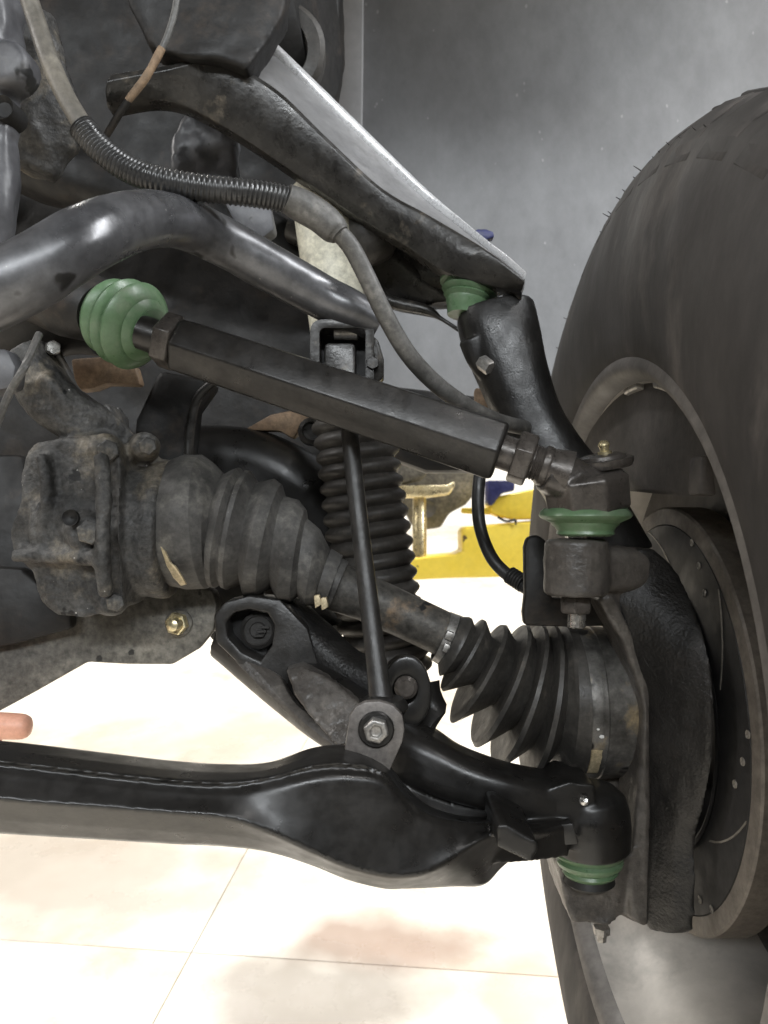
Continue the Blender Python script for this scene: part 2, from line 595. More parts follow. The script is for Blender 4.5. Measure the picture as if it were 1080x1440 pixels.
# crossing of the two joints
dd_ = j2a - j1a
tt = (dd_.x * u2.y - dd_.y * u2.x) / cen
org = j1a + u1 * tt
G = 0.0006
SX, SY = 2.4, 2.4
for i in range(-3, 4):
    for j in range(-2, 4):
        a = org + u2 * (i * SX) + u1 * (j * SY)
        q = [a + u2 * G + u1 * G, a + u2 * (SX - G) + u1 * G, a + u2 * (SX - G) + u1 * (SY - G), a + u2 * G + u1 * (SY - G)]
        if max(p.y for p in q) < -3 or min(p.y for p in q) > 9.5 or min(abs(p.x) for p in q) > 8:
            continue
        bm = B()
        t = [bm.verts.new((p.x, p.y, 0)) for p in q]
        l = [bm.verts.new((p.x, p.y, -0.02)) for p in q]
        bm.faces.new(t)
        for k in range(4):
            bm.faces.new((t[k], l[k], l[(k + 1) % 4], t[(k + 1) % 4]))
        build('slab', bm, M['floor'], floor, bevel=0.0008, seg=1)

bm = B()
box(bm, Vector((0, 8.6, 2.2)), Vector((9, 0, 0)), Vector((0, 0.1, 0)), Vector((0, 0, 2.25)))
wall = build('wall', bm, M['wall'])
wall['kind'] = 'structure'

# ================================================================ WHEEL
WC_D, WC_V = 0.65, -0.161
wc = K(0.30, WC_D, WC_V)


def wring(bm, prof, seg=96, cap=(False, False)):
    """lathe about the wheel's axis; prof = (x across the car, radius)."""
    c0 = K(0, WC_D, WC_V)
    return lathe(bm, c0, RT, prof, seg, cap=cap, ref=UP)


wheel = thing('wheel', 'big black tyre on its wheel, seen from its inner side beside the grey liner', 'wheel', wc)
bm = B()
pr = [(0.190, 0.276), (0.183, 0.286), (0.181, 0.300), (0.178, 0.330), (0.180, 0.362), (0.187, 0.395), (0.197, 0.422),
      (0.203, 0.431), (0.209, 0.436), (0.222, 0.447), (0.25, 0.452), (0.30, 0.454), (0.36, 0.454), (0.42, 0.450), (0.452, 0.436), (0.475, 0.39),
      (0.478, 0.33), (0.468, 0.286), (0.455, 0.276), (0.44, 0.27), (0.21, 0.27), (0.190, 0.276)]
wring(bm, pr, 128)
tyre = build('tyre', bm, M['tyre'], wheel, sharp=50)


def wpt(x, r, th):
    """th measured from straight up, positive towards the camera."""
    return K(x, WC_D - r * math.sin(th), WC_V + r * math.cos(th))


def wdirs(th):
    rad = (-FW * math.sin(th) + UP * math.cos(th))
    tan = (-FW * math.cos(th) - UP * math.sin(th))
    return rad, tan


bm = B()
rad, tan = wdirs(0)
box(bm, Vector(), RT * 0.024, tan * 0.015, rad * 0.007)
blk0 = build('tread_block', bm, M['tyre'], wheel, bevel=0.004, seg=2)
th0s = [math.radians(t) for t in range(-100, 262, 6)]
first = True
for row, (xx, rr, tw) in enumerate(((0.250, 0.4440, 0.42), (0.292, 0.4495, -0.25), (0.345, 0.4495, 0.25), (0.405, 0.4545, -0.3))):
    if row == 3:
        continue
    for th in th0s:
        th += row * 0.05
        p = wpt(xx, rr, th)
        rot = Matrix.Rotation(-th, 3, 'X') if False else None
        # rotate about the wheel axis by th (towards the camera) and lean the lug
        q = Matrix.Rotation(th, 3, RT).to_quaternion()
        rad, tan = wdirs(th)
        lean = Matrix.Rotation(tw, 3, rad).to_quaternion()
        e = (lean @ q).to_euler()
        if first:
            blk0.location = p - WLOC[wheel.name]
            blk0.rotation_euler = e
            first = False
        else:
            dup(blk0, p, wheel, e)
# low radial lugs where the tread wraps onto the sidewall
bm = B()
lugp = [(0.1925, 0.411), (0.1995, 0.4245), (0.2055, 0.4330), (0.2155, 0.4415), (0.2245, 0.4480)]
l1 = []
for q_, (xx, rr) in enumerate(lugp):
    lift = 0.0012 if q_ else 0.0
    nx, nr = -0.8, 0.6
    t0, t1 = -0.021 + 0.004 * q_, 0.021 + 0.004 * q_
    lo_, hi_ = [], []
    for t in (t0, t1):
        a_ = t / rr * 1.0
        lo_.append(Vector((xx + 0.003, -(rr - 0.003) * math.sin(a_), (rr - 0.003) * math.cos(a_))))
        hi_.append(Vector((xx + nx * lift, -(rr + nr * lift) * math.sin(a_), (rr + nr * lift) * math.cos(a_))))
    l1.append([hi_[0], hi_[1], lo_[1], lo_[0]])
loops_to_bm(bm, l1)
lug0 = build('shoulder_lug', bm, M['tyre'], wheel, bevel=0.0006, seg=1)
lc = lug0.location + WLOC[wheel.name]           # centre in axle coordinates: x, -forward, up
axo = K(0, WC_D, WC_V)
for g in range(44):
    th = math.radians(g * 360 / 44 + 2)
    rad, tan = wdirs(th)
    p = axo + RT * lc.x + rad * lc.z
    e = (Matrix.Rotation(th, 3, RT).to_quaternion() @ Matrix.Rotation(-PITCH, 3, RT).to_quaternion()).to_euler()
    if g == 0:
        lug0.location = p - WLOC[wheel.name]
        lug0.rotation_euler = e
    else:
        dup(lug0, p, wheel, e)
# moulding hairs along the shoulder
bm = B()
for k in range(64):
    th = math.radians(-150 + k * 2.7 + random.uniform(-1.2, 1.2))
    rad, tan = wdirs(th)
    p = wpt(0.202, 0.430, th)
    ln = random.choice((0.0015, 0.002, 0.003, 0.004, 0.007))
    dr = (-RT * 0.9 + rad * 0.6 + tan * random.uniform(-0.3, 0.3)).normalized()
    lathe(bm, p, dr, [(0, 0.0006), (ln, 0.0003)], 4)
hair = build('rubber_hair', bm, M['tyre'], wheel)
hair['kind'] = 'stuff'
# rim
bm = B()
wring(bm, [(0.200, 0.264), (0.222, 0.262), (0.236, 0.252), (0.262, 0.240), (0.34, 0.236)], 96)
build('barrel', bm, M['rim'], wheel, sharp=50)
bm = B()
wring(bm, [(0.34, 0.236), (0.40, 0.236), (0.415, 0.22), (0.42, 0.05), (0.42, 0.001)], 96)
rim = build('rim', bm, M['rimdark'], wheel, sharp=50)
bm = B()
wring(bm, [(0.192, 0.276), (0.186, 0.284), (0.184, 0.276), (0.188, 0.269), (0.200, 0.264), (0.204, 0.270)], 96)
build('rim_lip', bm, M['rimdark'], wheel, sharp=60)
for th in (-4, 12):
    bm = B()
    for kk in range(6):
        pass
    l1 = []
    for kk in range(7):
        t = math.radians(th + kk * 1.3)
        rad, tan = wdirs(t)
        l1.append([wpt(0.200, 0.2645, t), wpt(0.222, 0.2615, t), wpt(0.223, 0.2565, t), wpt(0.201, 0.2595, t)])
    loops_to_bm(bm, l1)
    w = build('wheel_weight', bm, M['steeldull'], rim, bevel=0.0015)

# ================================================================ BRAKE
rotor = thing('brake_rotor', 'drilled and slotted black brake disc inside the wheel', 'brake disc', K(0.235, WC_D, WC_V))
XR = 0.230
bm = B()
wring(bm, [(XR, 0.104), (XR, 0.150), (XR + 0.001, 0.1505), (XR + 0.026, 0.1505), (XR + 0.026, 0.104), (XR, 0.104)], 96)
build('disc_face', bm, M['rotor'], rotor)
bm = B()
wring(bm, [(XR + 0.0005, 0.151), (XR + 0.0005, 0.1635), (XR + 0.002, 0.165), (XR + 0.026, 0.165), (XR + 0.026, 0.151), (XR + 0.0005, 0.151)], 96)
build('bare_edge', bm, M['rotoredge'], rotor)
bm = B()
wring(bm, [(XR - 0.002, 0.106), (XR - 0.003, 0.104), (XR - 0.002, 0.1015), (XR + 0.01, 0.100), (XR + 0.04, 0.098), (XR + 0.055, 0.09), (XR + 0.055, 0.01)], 72)
build('hat', bm, M['rotor'], rotor)
bm = B()
lathe(bm, Vector(), -RT, [(0.0, 0.0030), (0.0008, 0.0026), (0.0002, 0.0016)], 10, cap=(False, True))
hole0 = build('drill_hole', bm, M['groove'], rotor)
k = 0
for g in range(6):
    for (rr, off) in ((0.149, 22), (0.140, 29.5), (0.130, 37.5)):
        p = wpt(XR - 0.0006, rr, math.radians(g * 60 + off))
        if k == 0:
            hole0.location = p - WLOC[rotor.name]
        else:
            dup(hole0, p, rotor)
        k += 1
for g in range(6):
    l1 = []
    for s in range(7):
        f = s / 6
        r = 0.149 - f * 0.036
        t = math.radians(g * 60 + 44 + f * 25)
        rad, tan = wdirs(t)
        l1.append([wpt(XR - 0.0006, r, t) + tan * 0.0012, wpt(XR - 0.0006, r, t) - tan * 0.0012,
                   wpt(XR + 0.002, r, t) - tan * 0.0012, wpt(XR + 0.002, r, t) + tan * 0.0012])
    bm = B()
    loops_to_bm(bm, l1)
    build('slot', bm, M['groove'], rotor)

cal = thing('brake_caliper', 'dull brown brake caliper over the top of the disc, under the rim arch', 'brake caliper', P(940, 620, 0.64))
bm = B()
prism(bm, [(815, 655, 0.80), (832, 600, 0.76), (855, 548, 0.715), (882, 528, 0.675), (915, 524, 0.62), (945, 536, 0.58), (972, 575, 0.545), (994, 632, 0.52), (1006, 697, 0.505),
           (960, 693, 0.56), (915, 689, 0.62), (885, 686, 0.67), (840, 690, 0.76)], 0.05)
build('caliper_body', bm, M['caliper'], cal, bevel=0.006, seg=3)
bm = B()
prism(bm, flat([(985, 640), (1002, 640), (1010, 698), (982, 696)], 0.505), 0.02)
build('pad_clip', bm, M['caliper'], cal, bevel=0.003)

# ================================================================ FENDER LINER
M['linerseam'] = M['linerlight']
ln = thing('fender_liner', 'speckled grey plastic wheel arch liner behind the tyre', 'wheel arch liner', K(0.25, 1.16, 0.2))
prof = catmull([(1.18, 0.10), (1.175, 0.2), (1.18, 0.36), (1.18, 0.55), (1.17, 0.68), (1.14, 0.80), (1.05, 0.90), (0.88, 0.96), (0.7, 0.98)], 40)
bm = B()
loops = []
for (d, v) in prof:
    row = []
    for i in range(30):
        x = -0.035 + 0.612 * i / 29
        p = K(x, d + 0.010 * math.sin(x * 9 + v * 3) + 0.004 * noise.noise(Vector((x * 8, v * 8, 0))), v)
        row.append(p)
    back = [p + FW * 0.003 + UP * 0.003 for p in row]
    loops.append(row + back[::-1])
loops_to_bm(bm, loops)
build('liner_panel', bm, M['liner'], ln, sharp=60)
bm = B()
loops = []
for (d, v) in prof:
    a = [K(-0.072 + 0.003 * v, d - 0.004, v), K(-0.040 + 0.012 * v, d - 0.006, v), K(-0.038 + 0.012 * v, d + 0.02, v), K(-0.072, d + 0.02, v)]
    loops.append(a)
loops_to_bm(bm, loops)
build('liner_flange', bm, M['linerlight'], ln, bevel=0.002)

bm = B()
o = thing('push_clip', 'small dark blue plastic clip above the tip of the upper arm', 'clip', P(682, 330, 0.72))
prism(bm, flat([(664, 326), (672, 322), (684, 322), (694, 326), (695, 333), (684, 337), (668, 336)], 0.735), 0.012)
build('clip_head', bm, M['blue'], o, bevel=0.001)
bm = B()
lathe(bm, P(682, 334, 0.741), -UP, [(0, 0.004), (0.014, 0.0036), (0.018, 0.002)], 10)
build('clip_stem', bm, M['blue'], o)

o = thing('roof_blocker', 'unseen slab added over the wheel well to block ceiling lamps, with a painted daylight strip', 'light blocker', Vector((0, 0.5, 2.2)))
bm = B()
box(bm, Vector((-0.25, 0.5, 2.12)), RT * 0.8, Vector((0, 0.85, 0)), Vector((0, 0, 0.02)))
build('blocker_slab', bm, M['frame'], o, bevel=0.004)  # unseen slab, added to keep ceiling lamps off the suspension
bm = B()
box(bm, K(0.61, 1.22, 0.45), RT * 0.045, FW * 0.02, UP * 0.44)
build('daylight_strip', bm, M['daylightblue'], o, bevel=0.006)  # painted strip in place of the bluish daylight gap

# ================================================================ STEERING KNUCKLE
kn = thing('steering_knuckle', 'black cast steering knuckle standing between the drive shaft boot and the disc', 'steering knuckle', P(930, 1100, 0.62))
bm = B()
lp = []
for (y, xl, xr) in catmull([(772, 878, 918), (800, 862, 950), (845, 864, 972), (905, 885, 992), (945, 900, 999), (980, 912, 1003), (1060, 914, 1002), (1130, 915, 990), (1185, 914, 977),
                            (1240, 912, 978), (1300, 912, 976), (1310, 916, 970)], 60):
    dl = 0.572
    dr = min(dl, 0.214 * FPX / (xr - 540))
    a, c = P(xl, y, dl), P(xr, y, dr)
    m_ = a.lerp(c, 0.5) - FW * 0.004
    lp.append([a, m_, c, c + FW * 0.05, m_ + FW * 0.05, a + FW * 0.05])
loops_to_bm(bm, lp)
fuse('cast_body', bm, M['cast'], kn, 0.002, 2, 0.0006, 60)
bm = B()
prism(bm, [(842, 842, 0.565), (862, 838, 0.565), (880, 872, 0.568), (905, 925, 0.57), (919, 965, 0.572), (916, 1010, 0.575), (916, 1200, 0.575), (917, 1290, 0.575), (908, 1304, 0.575),
           (886, 1292, 0.575), (890, 1200, 0.575), (898, 1090, 0.575), (903, 1000, 0.575), (894, 955, 0.572), (874, 900, 0.57), (854, 868, 0.567)], 0.045)
kbm = bm
# neck up to the upper ball joint
bm = B()
sweep(bm, [(696, 442, 0.70, 0.0345, 0.031), (704, 472, 0.695, 0.034, 0.032), (722, 530, 0.69, 0.030, 0.031), (746, 590, 0.685, 0.027, 0.03),
           (778, 640, 0.68, 0.026, 0.03), (820, 700, 0.675, 0.028, 0.03), (870, 790, 0.67, 0.03, 0.03)], 40, 32, up=FW, e=2.5)
sweep(bm, [(664, 478, 0.68, 0.012), (672, 505, 0.68, 0.010), (683, 525, 0.682, 0.008)], 12, 14)
fuse('neck', bm, M['neck'], kn, 0.0018, 2, 0.0003, 60)
bm = B()
hexnut(bm, P(676, 508, 0.668), (RT * 0.6 - UP * 0.6 - FW * 0.5).normalized(), 0.0065, 0.012)
build('pinch_bolt', bm, M['steeldull'], kn)
l1 = []
for kk in range(50):
    t = math.radians(-75 + kk * 3.6)
    l1.append([wpt(0.268, 0.100, t), wpt(0.268, 0.231, t), wpt(0.271, 0.231, t), wpt(0.271, 0.100, t)])
bm = B()
loops_to_bm(bm, l1)
build('dark_gap_plate', bm, M['caliper'], kn)  # added plate, hides the bright barrel where the wheel's inside is in shade
# steering arm boss (tapered eye) and the web joining it to the body
bo = P(810, 757, 0.555)
lathe(kbm, bo, -UP, [(0, 0.0185), (0.002, 0.0215), (0.036, 0.0225), (0.0395, 0.021)], 40)
sweep(kbm, [(818, 800, 0.565, 0.018, 0.016), (860, 799, 0.575, 0.018, 0.0165), (888, 803, 0.585, 0.018, 0.0155), (908, 808, 0.595, 0.016, 0.013)], 20, 20, e=3.6)
prism(kbm, [(856, 828, 0.565), (900, 812, 0.575), (914, 830, 0.58), (912, 930, 0.59), (896, 930, 0.585), (872, 870, 0.57)], 0.03)
prism(kbm, [(786, 1228, 0.575), (800, 1218, 0.57), (868, 1216, 0.57), (888, 1200, 0.575), (905, 1200, 0.59), (912, 1304, 0.59), (888, 1296, 0.585), (872, 1288, 0.58),
            (858, 1302, 0.575), (806, 1300, 0.575), (796, 1275, 0.575)], 0.06)
prism(kbm, flat([(812, 1085), (880, 1085), (900, 1120), (900, 1215), (860, 1215), (820, 1160)], 0.63), 0.05)
fuse('inner_casting', kbm, M['knuckle'], kn, 0.002, 3, 0.0008, 60)
bm = B()
prism(bm, flat([(738, 770), (742, 756), (756, 752), (768, 760), (772, 800), (776, 842), (850, 842), (868, 880), (800, 882), (738, 880), (736, 862), (739, 835)], 0.60), 0.012)
build('hose_bracket', bm, M['frame'], kn, bevel=0.0025)
bm = B()
lathe(bm, P(846, 1303, 0.605), -UP, [(0, 0.0065), (0.005, 0.0065), (0.006, 0.004), (0.011, 0.0036)], 6)
build('lower_joint_nut', bm, M['steeldull'], kn)

# ================================================================ UPPER CONTROL ARM
ua = thing('upper_control_arm', 'worn black upper control arm with a highlight painted on its top edge, above the tie rod', 'control arm', P(500, 230, 0.7))
st = [  # flange (px,py), ridge (px,py), bottom (px,py), depth of flange / ridge
    (290, -30, 150, 112, 150, 150, 0.745, 0.660),
    (330, 8, 225, 98, 212, 140, 0.745, 0.665),
    (378, 52, 300, 86, 262, 150, 0.745, 0.670),
    (440, 112, 380, 122, 335, 190, 0.745, 0.675),
    (520, 190, 455, 192, 420, 247, 0.745, 0.680),
    (600, 268, 532, 263, 500, 303, 0.740, 0.685),
    (650, 311, 600, 302, 570, 345, 0.725, 0.675),
    (688, 343, 662, 338, 626, 382, 0.70, 0.662),
    (715, 364, 704, 366, 690, 402, 0.68, 0.655),
    (740, 386, 737, 394, 732, 412, 0.665, 0.65)]
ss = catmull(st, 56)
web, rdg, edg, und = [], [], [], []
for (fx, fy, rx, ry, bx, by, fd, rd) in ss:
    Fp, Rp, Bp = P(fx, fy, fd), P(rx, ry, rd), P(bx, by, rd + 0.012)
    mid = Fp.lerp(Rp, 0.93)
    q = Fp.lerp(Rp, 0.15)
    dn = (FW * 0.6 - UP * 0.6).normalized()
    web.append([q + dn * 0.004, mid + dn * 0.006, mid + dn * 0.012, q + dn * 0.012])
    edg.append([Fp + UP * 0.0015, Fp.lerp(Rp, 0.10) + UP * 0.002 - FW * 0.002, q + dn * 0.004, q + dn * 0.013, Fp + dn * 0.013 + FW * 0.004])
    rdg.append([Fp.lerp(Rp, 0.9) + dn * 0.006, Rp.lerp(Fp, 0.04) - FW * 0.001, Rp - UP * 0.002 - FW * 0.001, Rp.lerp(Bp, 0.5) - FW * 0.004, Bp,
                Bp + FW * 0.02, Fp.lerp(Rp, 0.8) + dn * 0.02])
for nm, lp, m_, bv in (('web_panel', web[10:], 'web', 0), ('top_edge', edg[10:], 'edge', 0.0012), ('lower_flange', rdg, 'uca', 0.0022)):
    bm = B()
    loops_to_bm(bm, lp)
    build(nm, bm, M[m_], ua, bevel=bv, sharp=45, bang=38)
# back leg of the arm and the dark cup below its tip
bm = B()
sweep(bm, [(420, 300, 0.80, 0.02, 0.03), (500, 330, 0.79, 0.02, 0.03), (580, 365, 0.775, 0.022, 0.028), (650, 385, 0.75, 0.026, 0.022), (700, 392, 0.735, 0.024, 0.014)], 24, 18, e=3)
build('rear_leg', bm, M['uca'], ua, wob=0.001)
bm = B()
prism(bm, [(450, 285, 0.765), (520, 300, 0.765), (590, 338, 0.755), (650, 370, 0.74), (700, 392, 0.725), (690, 412, 0.725), (640, 425, 0.74), (560, 428, 0.77), (505, 412, 0.785), (450, 380, 0.785)], 0.03)
fuse('under_plate', bm, M['uca'], ua, 0.003, 3, 0.001, 40)
bm = B()
sweep(bm, [(510, 402, 0.775, 0.008, 0.005), (550, 425, 0.765, 0.009, 0.006), (600, 437, 0.755, 0.008, 0.005), (620, 448, 0.75, 0.003, 0.002), (645, 464, 0.745, 0.002, 0.002)], 24, 12, e=3)
build('lower_lip', bm, M['uca'], ua)
# bump stop and pivot bush
bm = B()
lathe(bm, P(515, 318, 0.74), (RT * 0.25 - UP * 0.8 - FW * 0.3), [(-0.02, 0.02), (0, 0.026), (0.016, 0.026), (0.03, 0.02), (0.036, 0.01)], 28)
build('bump_stop', bm, M['bellow'], ua)

ub = thing('upper_ball_joint', 'green rubber booted ball joint under the tip of the upper arm', 'ball joint', P(665, 400, 0.70), 'green booted joints')
ax = (-UP - RT * 0.20 - FW * 0.1).normalized()
o0 = P(664, 393, 0.695)
bm = B()
lathe(bm, P(668, 384, 0.70), ax, [(-0.006, 0.020), (0.000, 0.025), (0.006, 0.0262), (0.009, 0.025)], 36)
build('socket', bm, M['black'], ub)
bm = B()
lathe(bm, o0, ax, [(-0.002, 0.024), (0.002, 0.0275), (0.006, 0.027), (0.0080, 0.0228), (0.0095, 0.0225), (0.0115, 0.0245), (0.014, 0.0225), (0.0152, 0.0205), (0.0168, 0.0218), (0.020, 0.0185), (0.0225, 0.0182), (0.027, 0.0165), (0.034, 0.0150)], 40)
build('boot', bm, M['green'], ub, wob=0.0012, wscale=45)

# ================================================================ TIE ROD
T0, T1 = P(165, 448, 0.575), P(845, 690, 0.53)
tdir = (P(720, 640, 0.537) - P(250, 484, 0.57)).normalized()
tr = thing('tie_rod', 'black hexagonal tie rod sloping from a green boot down to the wheel', 'tie rod', P(480, 560, 0.55))


def along(px, off=0.0):
    """point of the rod's axis at photo column px."""
    f = (px - 250) / (720 - 250)
    return P(250, 484, 0.57).lerp(P(720, 640, 0.537), f)


bm = B()
gd = (P(215, 473, 0.572) - P(120, 432, 0.585)).normalized()
gd = (gd - FW * 0.18).normalized()
lathe(bm, P(148, 442, 0.60), gd, [(0, 0.020), (0.002, 0.026), (0.006, 0.0285), (0.010, 0.027), (0.0125, 0.023), (0.0135, 0.0235), (0.016, 0.030), (0.020, 0.0322), (0.0235, 0.0295), (0.0255, 0.0235), (0.027, 0.0245),
                                 (0.029, 0.0315), (0.0315, 0.0328), (0.0335, 0.0318), (0.0395, 0.0248), (0.0402, 0.0222), (0.0412, 0.0232), (0.0455, 0.0188), (0.0462, 0.0172), (0.0475, 0.0178), (0.050, 0.012)], 48)
build('inner_boot', bm, M['green'], tr)
bm = B()
lathe(bm, along(196), tdir, [(0, 0.0125), (0.02, 0.0125), (0.021, 0.011), (0.03, 0.0115)], 24)
build('inner_joint_neck', bm, M['rod'], tr)
bm = B()
lathe(bm, P(112, 428, 0.60), gd, [(-0.05, 0.027), (-0.01, 0.028), (0.01, 0.025), (0.02, 0.02)], 32)
build('rack_end', bm, M['frame'], tr)


def jam(px, h, r, ph, nm):
    bm = B()
    hexnut(bm, along(px), tdir, r, h, ph, 0.08)
    return build(nm, bm, M['rodend'], tr, bevel=0.0012)


jam(226, 0.0135, 0.0205, 0.30, 'jam_nut')
jam(722, 0.0125, 0.0185, 0.30, 'jam_nut')
bm = B()
lathe(bm, along(250), tdir, [(0, 0.0175), (0.003, 0.021), (0.2385, 0.0228), (0.242, 0.0215)], 6, 0.66)
build('hex_sleeve', bm, M['rod'], tr, bevel=0.0016)
bm = B()
prf = []
for i in range(22):
    prf.append((i * 0.001, 0.0112 if i % 2 else 0.0122))
lathe(bm, along(735), tdir, prf, 24)
lathe(bm, along(680), tdir, [(0, 0.0118), (0.036, 0.0118)], 24)
build('threaded_shank', bm, M['rodend'], tr)
bm = B()
lathe(bm, along(757), tdir, [(0, 0.0118), (0.0015, 0.0136), (0.005, 0.0140), (0.0065, 0.0132), (0.012, 0.0145), (0.02, 0.0155)], 28)
build('shank_collar', bm, M['rodend'], tr, wob=0.0004)
# forged rod end: neck flowing into an eight sided housing
hc = P(824, 690, 0.545)
hx = (UP + RT * -0.16 - FW * 0.12).normalized()
bm = B()
lathe(bm, hc - hx * 0.012, hx, [(-0.003, 0.026), (0.0, 0.0295), (0.020, 0.0305), (0.0225, 0.0285), (0.024, 0.026)], 8, 0.2)
sweep(bm, [(768, 660, 0.535, 0.0145, 0.0145), (782, 666, 0.536, 0.016, 0.0155), (800, 678, 0.54, 0.020, 0.0145), (824, 688, 0.545, 0.024, 0.0125)], 20, 24, e=3)
fuse('end_housing', bm, M['rodend'], tr, 0.0012, 3)
bm = B()
lathe(bm, P(848, 652, 0.545), hx, [(-0.003, 0.019), (0.0, 0.0205), (0.003, 0.0205), (0.0032, 0.0165), (0.0055, 0.0155), (0.0065, 0.012), (0.0066, 0.001)], 40)
build('end_cap', bm, M['rodend'], tr)
bm = B()
lathe(bm, P(851, 641, 0.543), hx, [(0, 0.0048), (0.003, 0.0048), (0.0032, 0.003), (0.006, 0.0032), (0.0075, 0.0042), (0.009, 0.0036), (0.0105, 0.002)], 12)
build('grease_nipple', bm, M['gold'], tr)
bm = B()
bt = P(823, 723, 0.548)
lathe(bm, bt, -UP, [(-0.004, 0.028), (-0.0015, 0.0308), (0.001, 0.0315), (0.0028, 0.0300), (0.0045, 0.0262), (0.006, 0.0232), (0.0075, 0.0226), (0.009, 0.0205), (0.0115, 0.0192), (0.0135, 0.0196), (0.015, 0.017)], 40)
build('outer_boot', bm, M['green'], tr, wob=0.0004, wscale=50)
bm = B()
lathe(bm, P(815, 745, 0.555), -UP, [(-0.01, 0.008), (0.008, 0.0085)], 20)
build('stud', bm, M['steel'], tr)
bm = B()
hexnut(bm, P(810, 837, 0.555), -UP, 0.0115, 0.0125, 0.3)
build('castle_nut', bm, M['rodend'], tr, bevel=0.0008)
bm = B()
lathe(bm, P(811, 858, 0.555), -UP, [(0, 0.0064), (0.0115, 0.0062), (0.0125, 0.005)], 16)
build('stud_end', bm, M['steel'], tr)

# ================================================================ STABILIZER BAR AND LINK
sb = thing('stabilizer_bar', 'thick shiny grey anti-roll bar bending across the upper left corner', 'anti-roll bar', P(200, 310, 0.5))
bm = B()
sweep(bm, [(-160, 470, 0.40, 0.0188), (-40, 424, 0.405, 0.0187), (40, 386, 0.41, 0.0184), (115, 340, 0.425, 0.0178), (185, 312, 0.46, 0.0170), (245, 311, 0.51, 0.0166),
           (310, 338, 0.545, 0.0165), (390, 383, 0.565, 0.0165), (450, 416, 0.58, 0.016, 0.016), (490, 436, 0.585, 0.018, 0.0155), (530, 456, 0.59, 0.018, 0.014)], 110, 36)
build('bar', bm, M['sway'], sb, wob=0.0004, wscale=70)
bm = B()
sweep(bm, [(-20, 640, 0.5, 0.0025), (10, 560, 0.5, 0.0025), (35, 515, 0.5, 0.0025), (55, 470, 0.52, 0.0025)], 20, 8)
tag(build('thin_wire', bm, M['cable']), 'thin grey wire rising past the casting at the left edge, under the anti-roll bar', 'wire')

lk = thing('stabilizer_link', 'slim black anti-roll bar link standing upright in front of the drive shaft', 'link rod', P(515, 780, 0.55))
bm = B()
R_ = 0.0064
sweep(bm, [(488, 560, 0.585, R_), (495, 640, 0.578, R_), (506, 740, 0.567, R_), (518, 840, 0.556, R_ * 1.05), (528, 920, 0.545, R_ * 1.1), (535, 975, 0.538, R_ * 1.25), (539, 1000, 0.535, R_ * 1.5)], 40, 20)
build('rod', bm, M['arm'], lk)


def rrect(x0, y0, x1, y1, r, d, n=4, sk=0.0):
    out = []
    for (cx, cy, a0) in ((x1 - r, y0 + r, -90), (x1 - r, y1 - r, 0), (x0 + r, y1 - r, 90), (x0 + r, y0 + r, 180)):
        for i in range(n):
            a = math.radians(a0 + 90 * i / (n - 1))
            out.append((cx + r * math.cos(a), cy + r * math.sin(a) + sk * (cx - x0), d))
    return out


bm = B()
prism(bm, rrect(436, 449, 526, 548, 16, 0.575, 5), 0.045, rrect(449, 461, 514, 560, 8, 0.575, 5))
build('upper_bracket', bm, M['uca'], lk, bevel=0.0015)
bm = B()
prism(bm, rrect(447, 459, 516, 562, 8, 0.60, 4), 0.016)
build('cavity_backing', bm, M['dark'], lk)  # near-black sheet painted for the dark inside of the bracket
bm = B()
prism(bm, rrect(456, 482, 500, 560, 6, 0.585, 4), 0.022)
build('bush_block', bm, M['uca'], lk, bevel=0.0015)
bm = B()
lathe(bm, P(470, 468, 0.588), RT, [(0, 0.0052), (0.017, 0.0056), (0.018, 0.004)], 14)
build('upper_bolt', bm, M['steeldull'], lk)
bm = B()
prism(bm, flat([(520, 468), (532, 478), (540, 505), (540, 530), (528, 540), (520, 520)], 0.58), 0.02)
build('side_lug', bm, M['uca'], lk, bevel=0.002)
bm = B()
hexnut(bm, P(524, 512, 0.579), -FW, 0.005, 0.006)
build('side_bolt', bm, M['uca'], lk)
# lower clevis plate with rounded top
bm = B()
cl = flat([(484, 1056), (488, 1030), (492, 1006), (500, 994), (514, 987), (534, 986), (553, 992), (566, 1006), (569, 1026), (566, 1044), (547, 1087), (516, 1074)], 0.505)
prism(bm, cl, 0.007)
build('clevis_plate', bm, M['bracket'], lk, bevel=0.0015)
bm = B()
lathe(bm, P(541, 992, 0.53), (UP * -1 + RT * 0.1), [(-0.004, 0.013), (0.0, 0.0155), (0.003, 0.0155), (0.006, 0.013)], 28)
build('link_collar', bm, M['black'], lk)
bm = B()
lathe(bm, P(534, 1026, 0.508), FW, [(0, 0.016), (0.035, 0.0165)], 30)
build('lower_eye', bm, M['black'], lk)
bm = B()
lathe(bm, P(529, 1025, 0.505), -FW, [(0, 0.0115), (0.0022, 0.0115), (0.003, 0.0105)], 28)
wsh = build('washer', bm, M['black'], lk)
bm = B()
lathe(bm, P(529, 1025, 0.502), -FW, [(0, 0.0082), (0.006, 0.0082), (0.007, 0.0072), (0.0072, 0.0045), (0.0055, 0.0035), (0.0055, 0.0001)], 6, 0.25)
build('lower_bolt', bm, M['steeldull'], lk, bevel=0.0005)
# ================================================================ LOWER CONTROL ARM
la = thing('lower_control_arm', 'heavy glossy black lower control arm crossing the picture above the floor', 'control arm', P(450, 1130, 0.5))
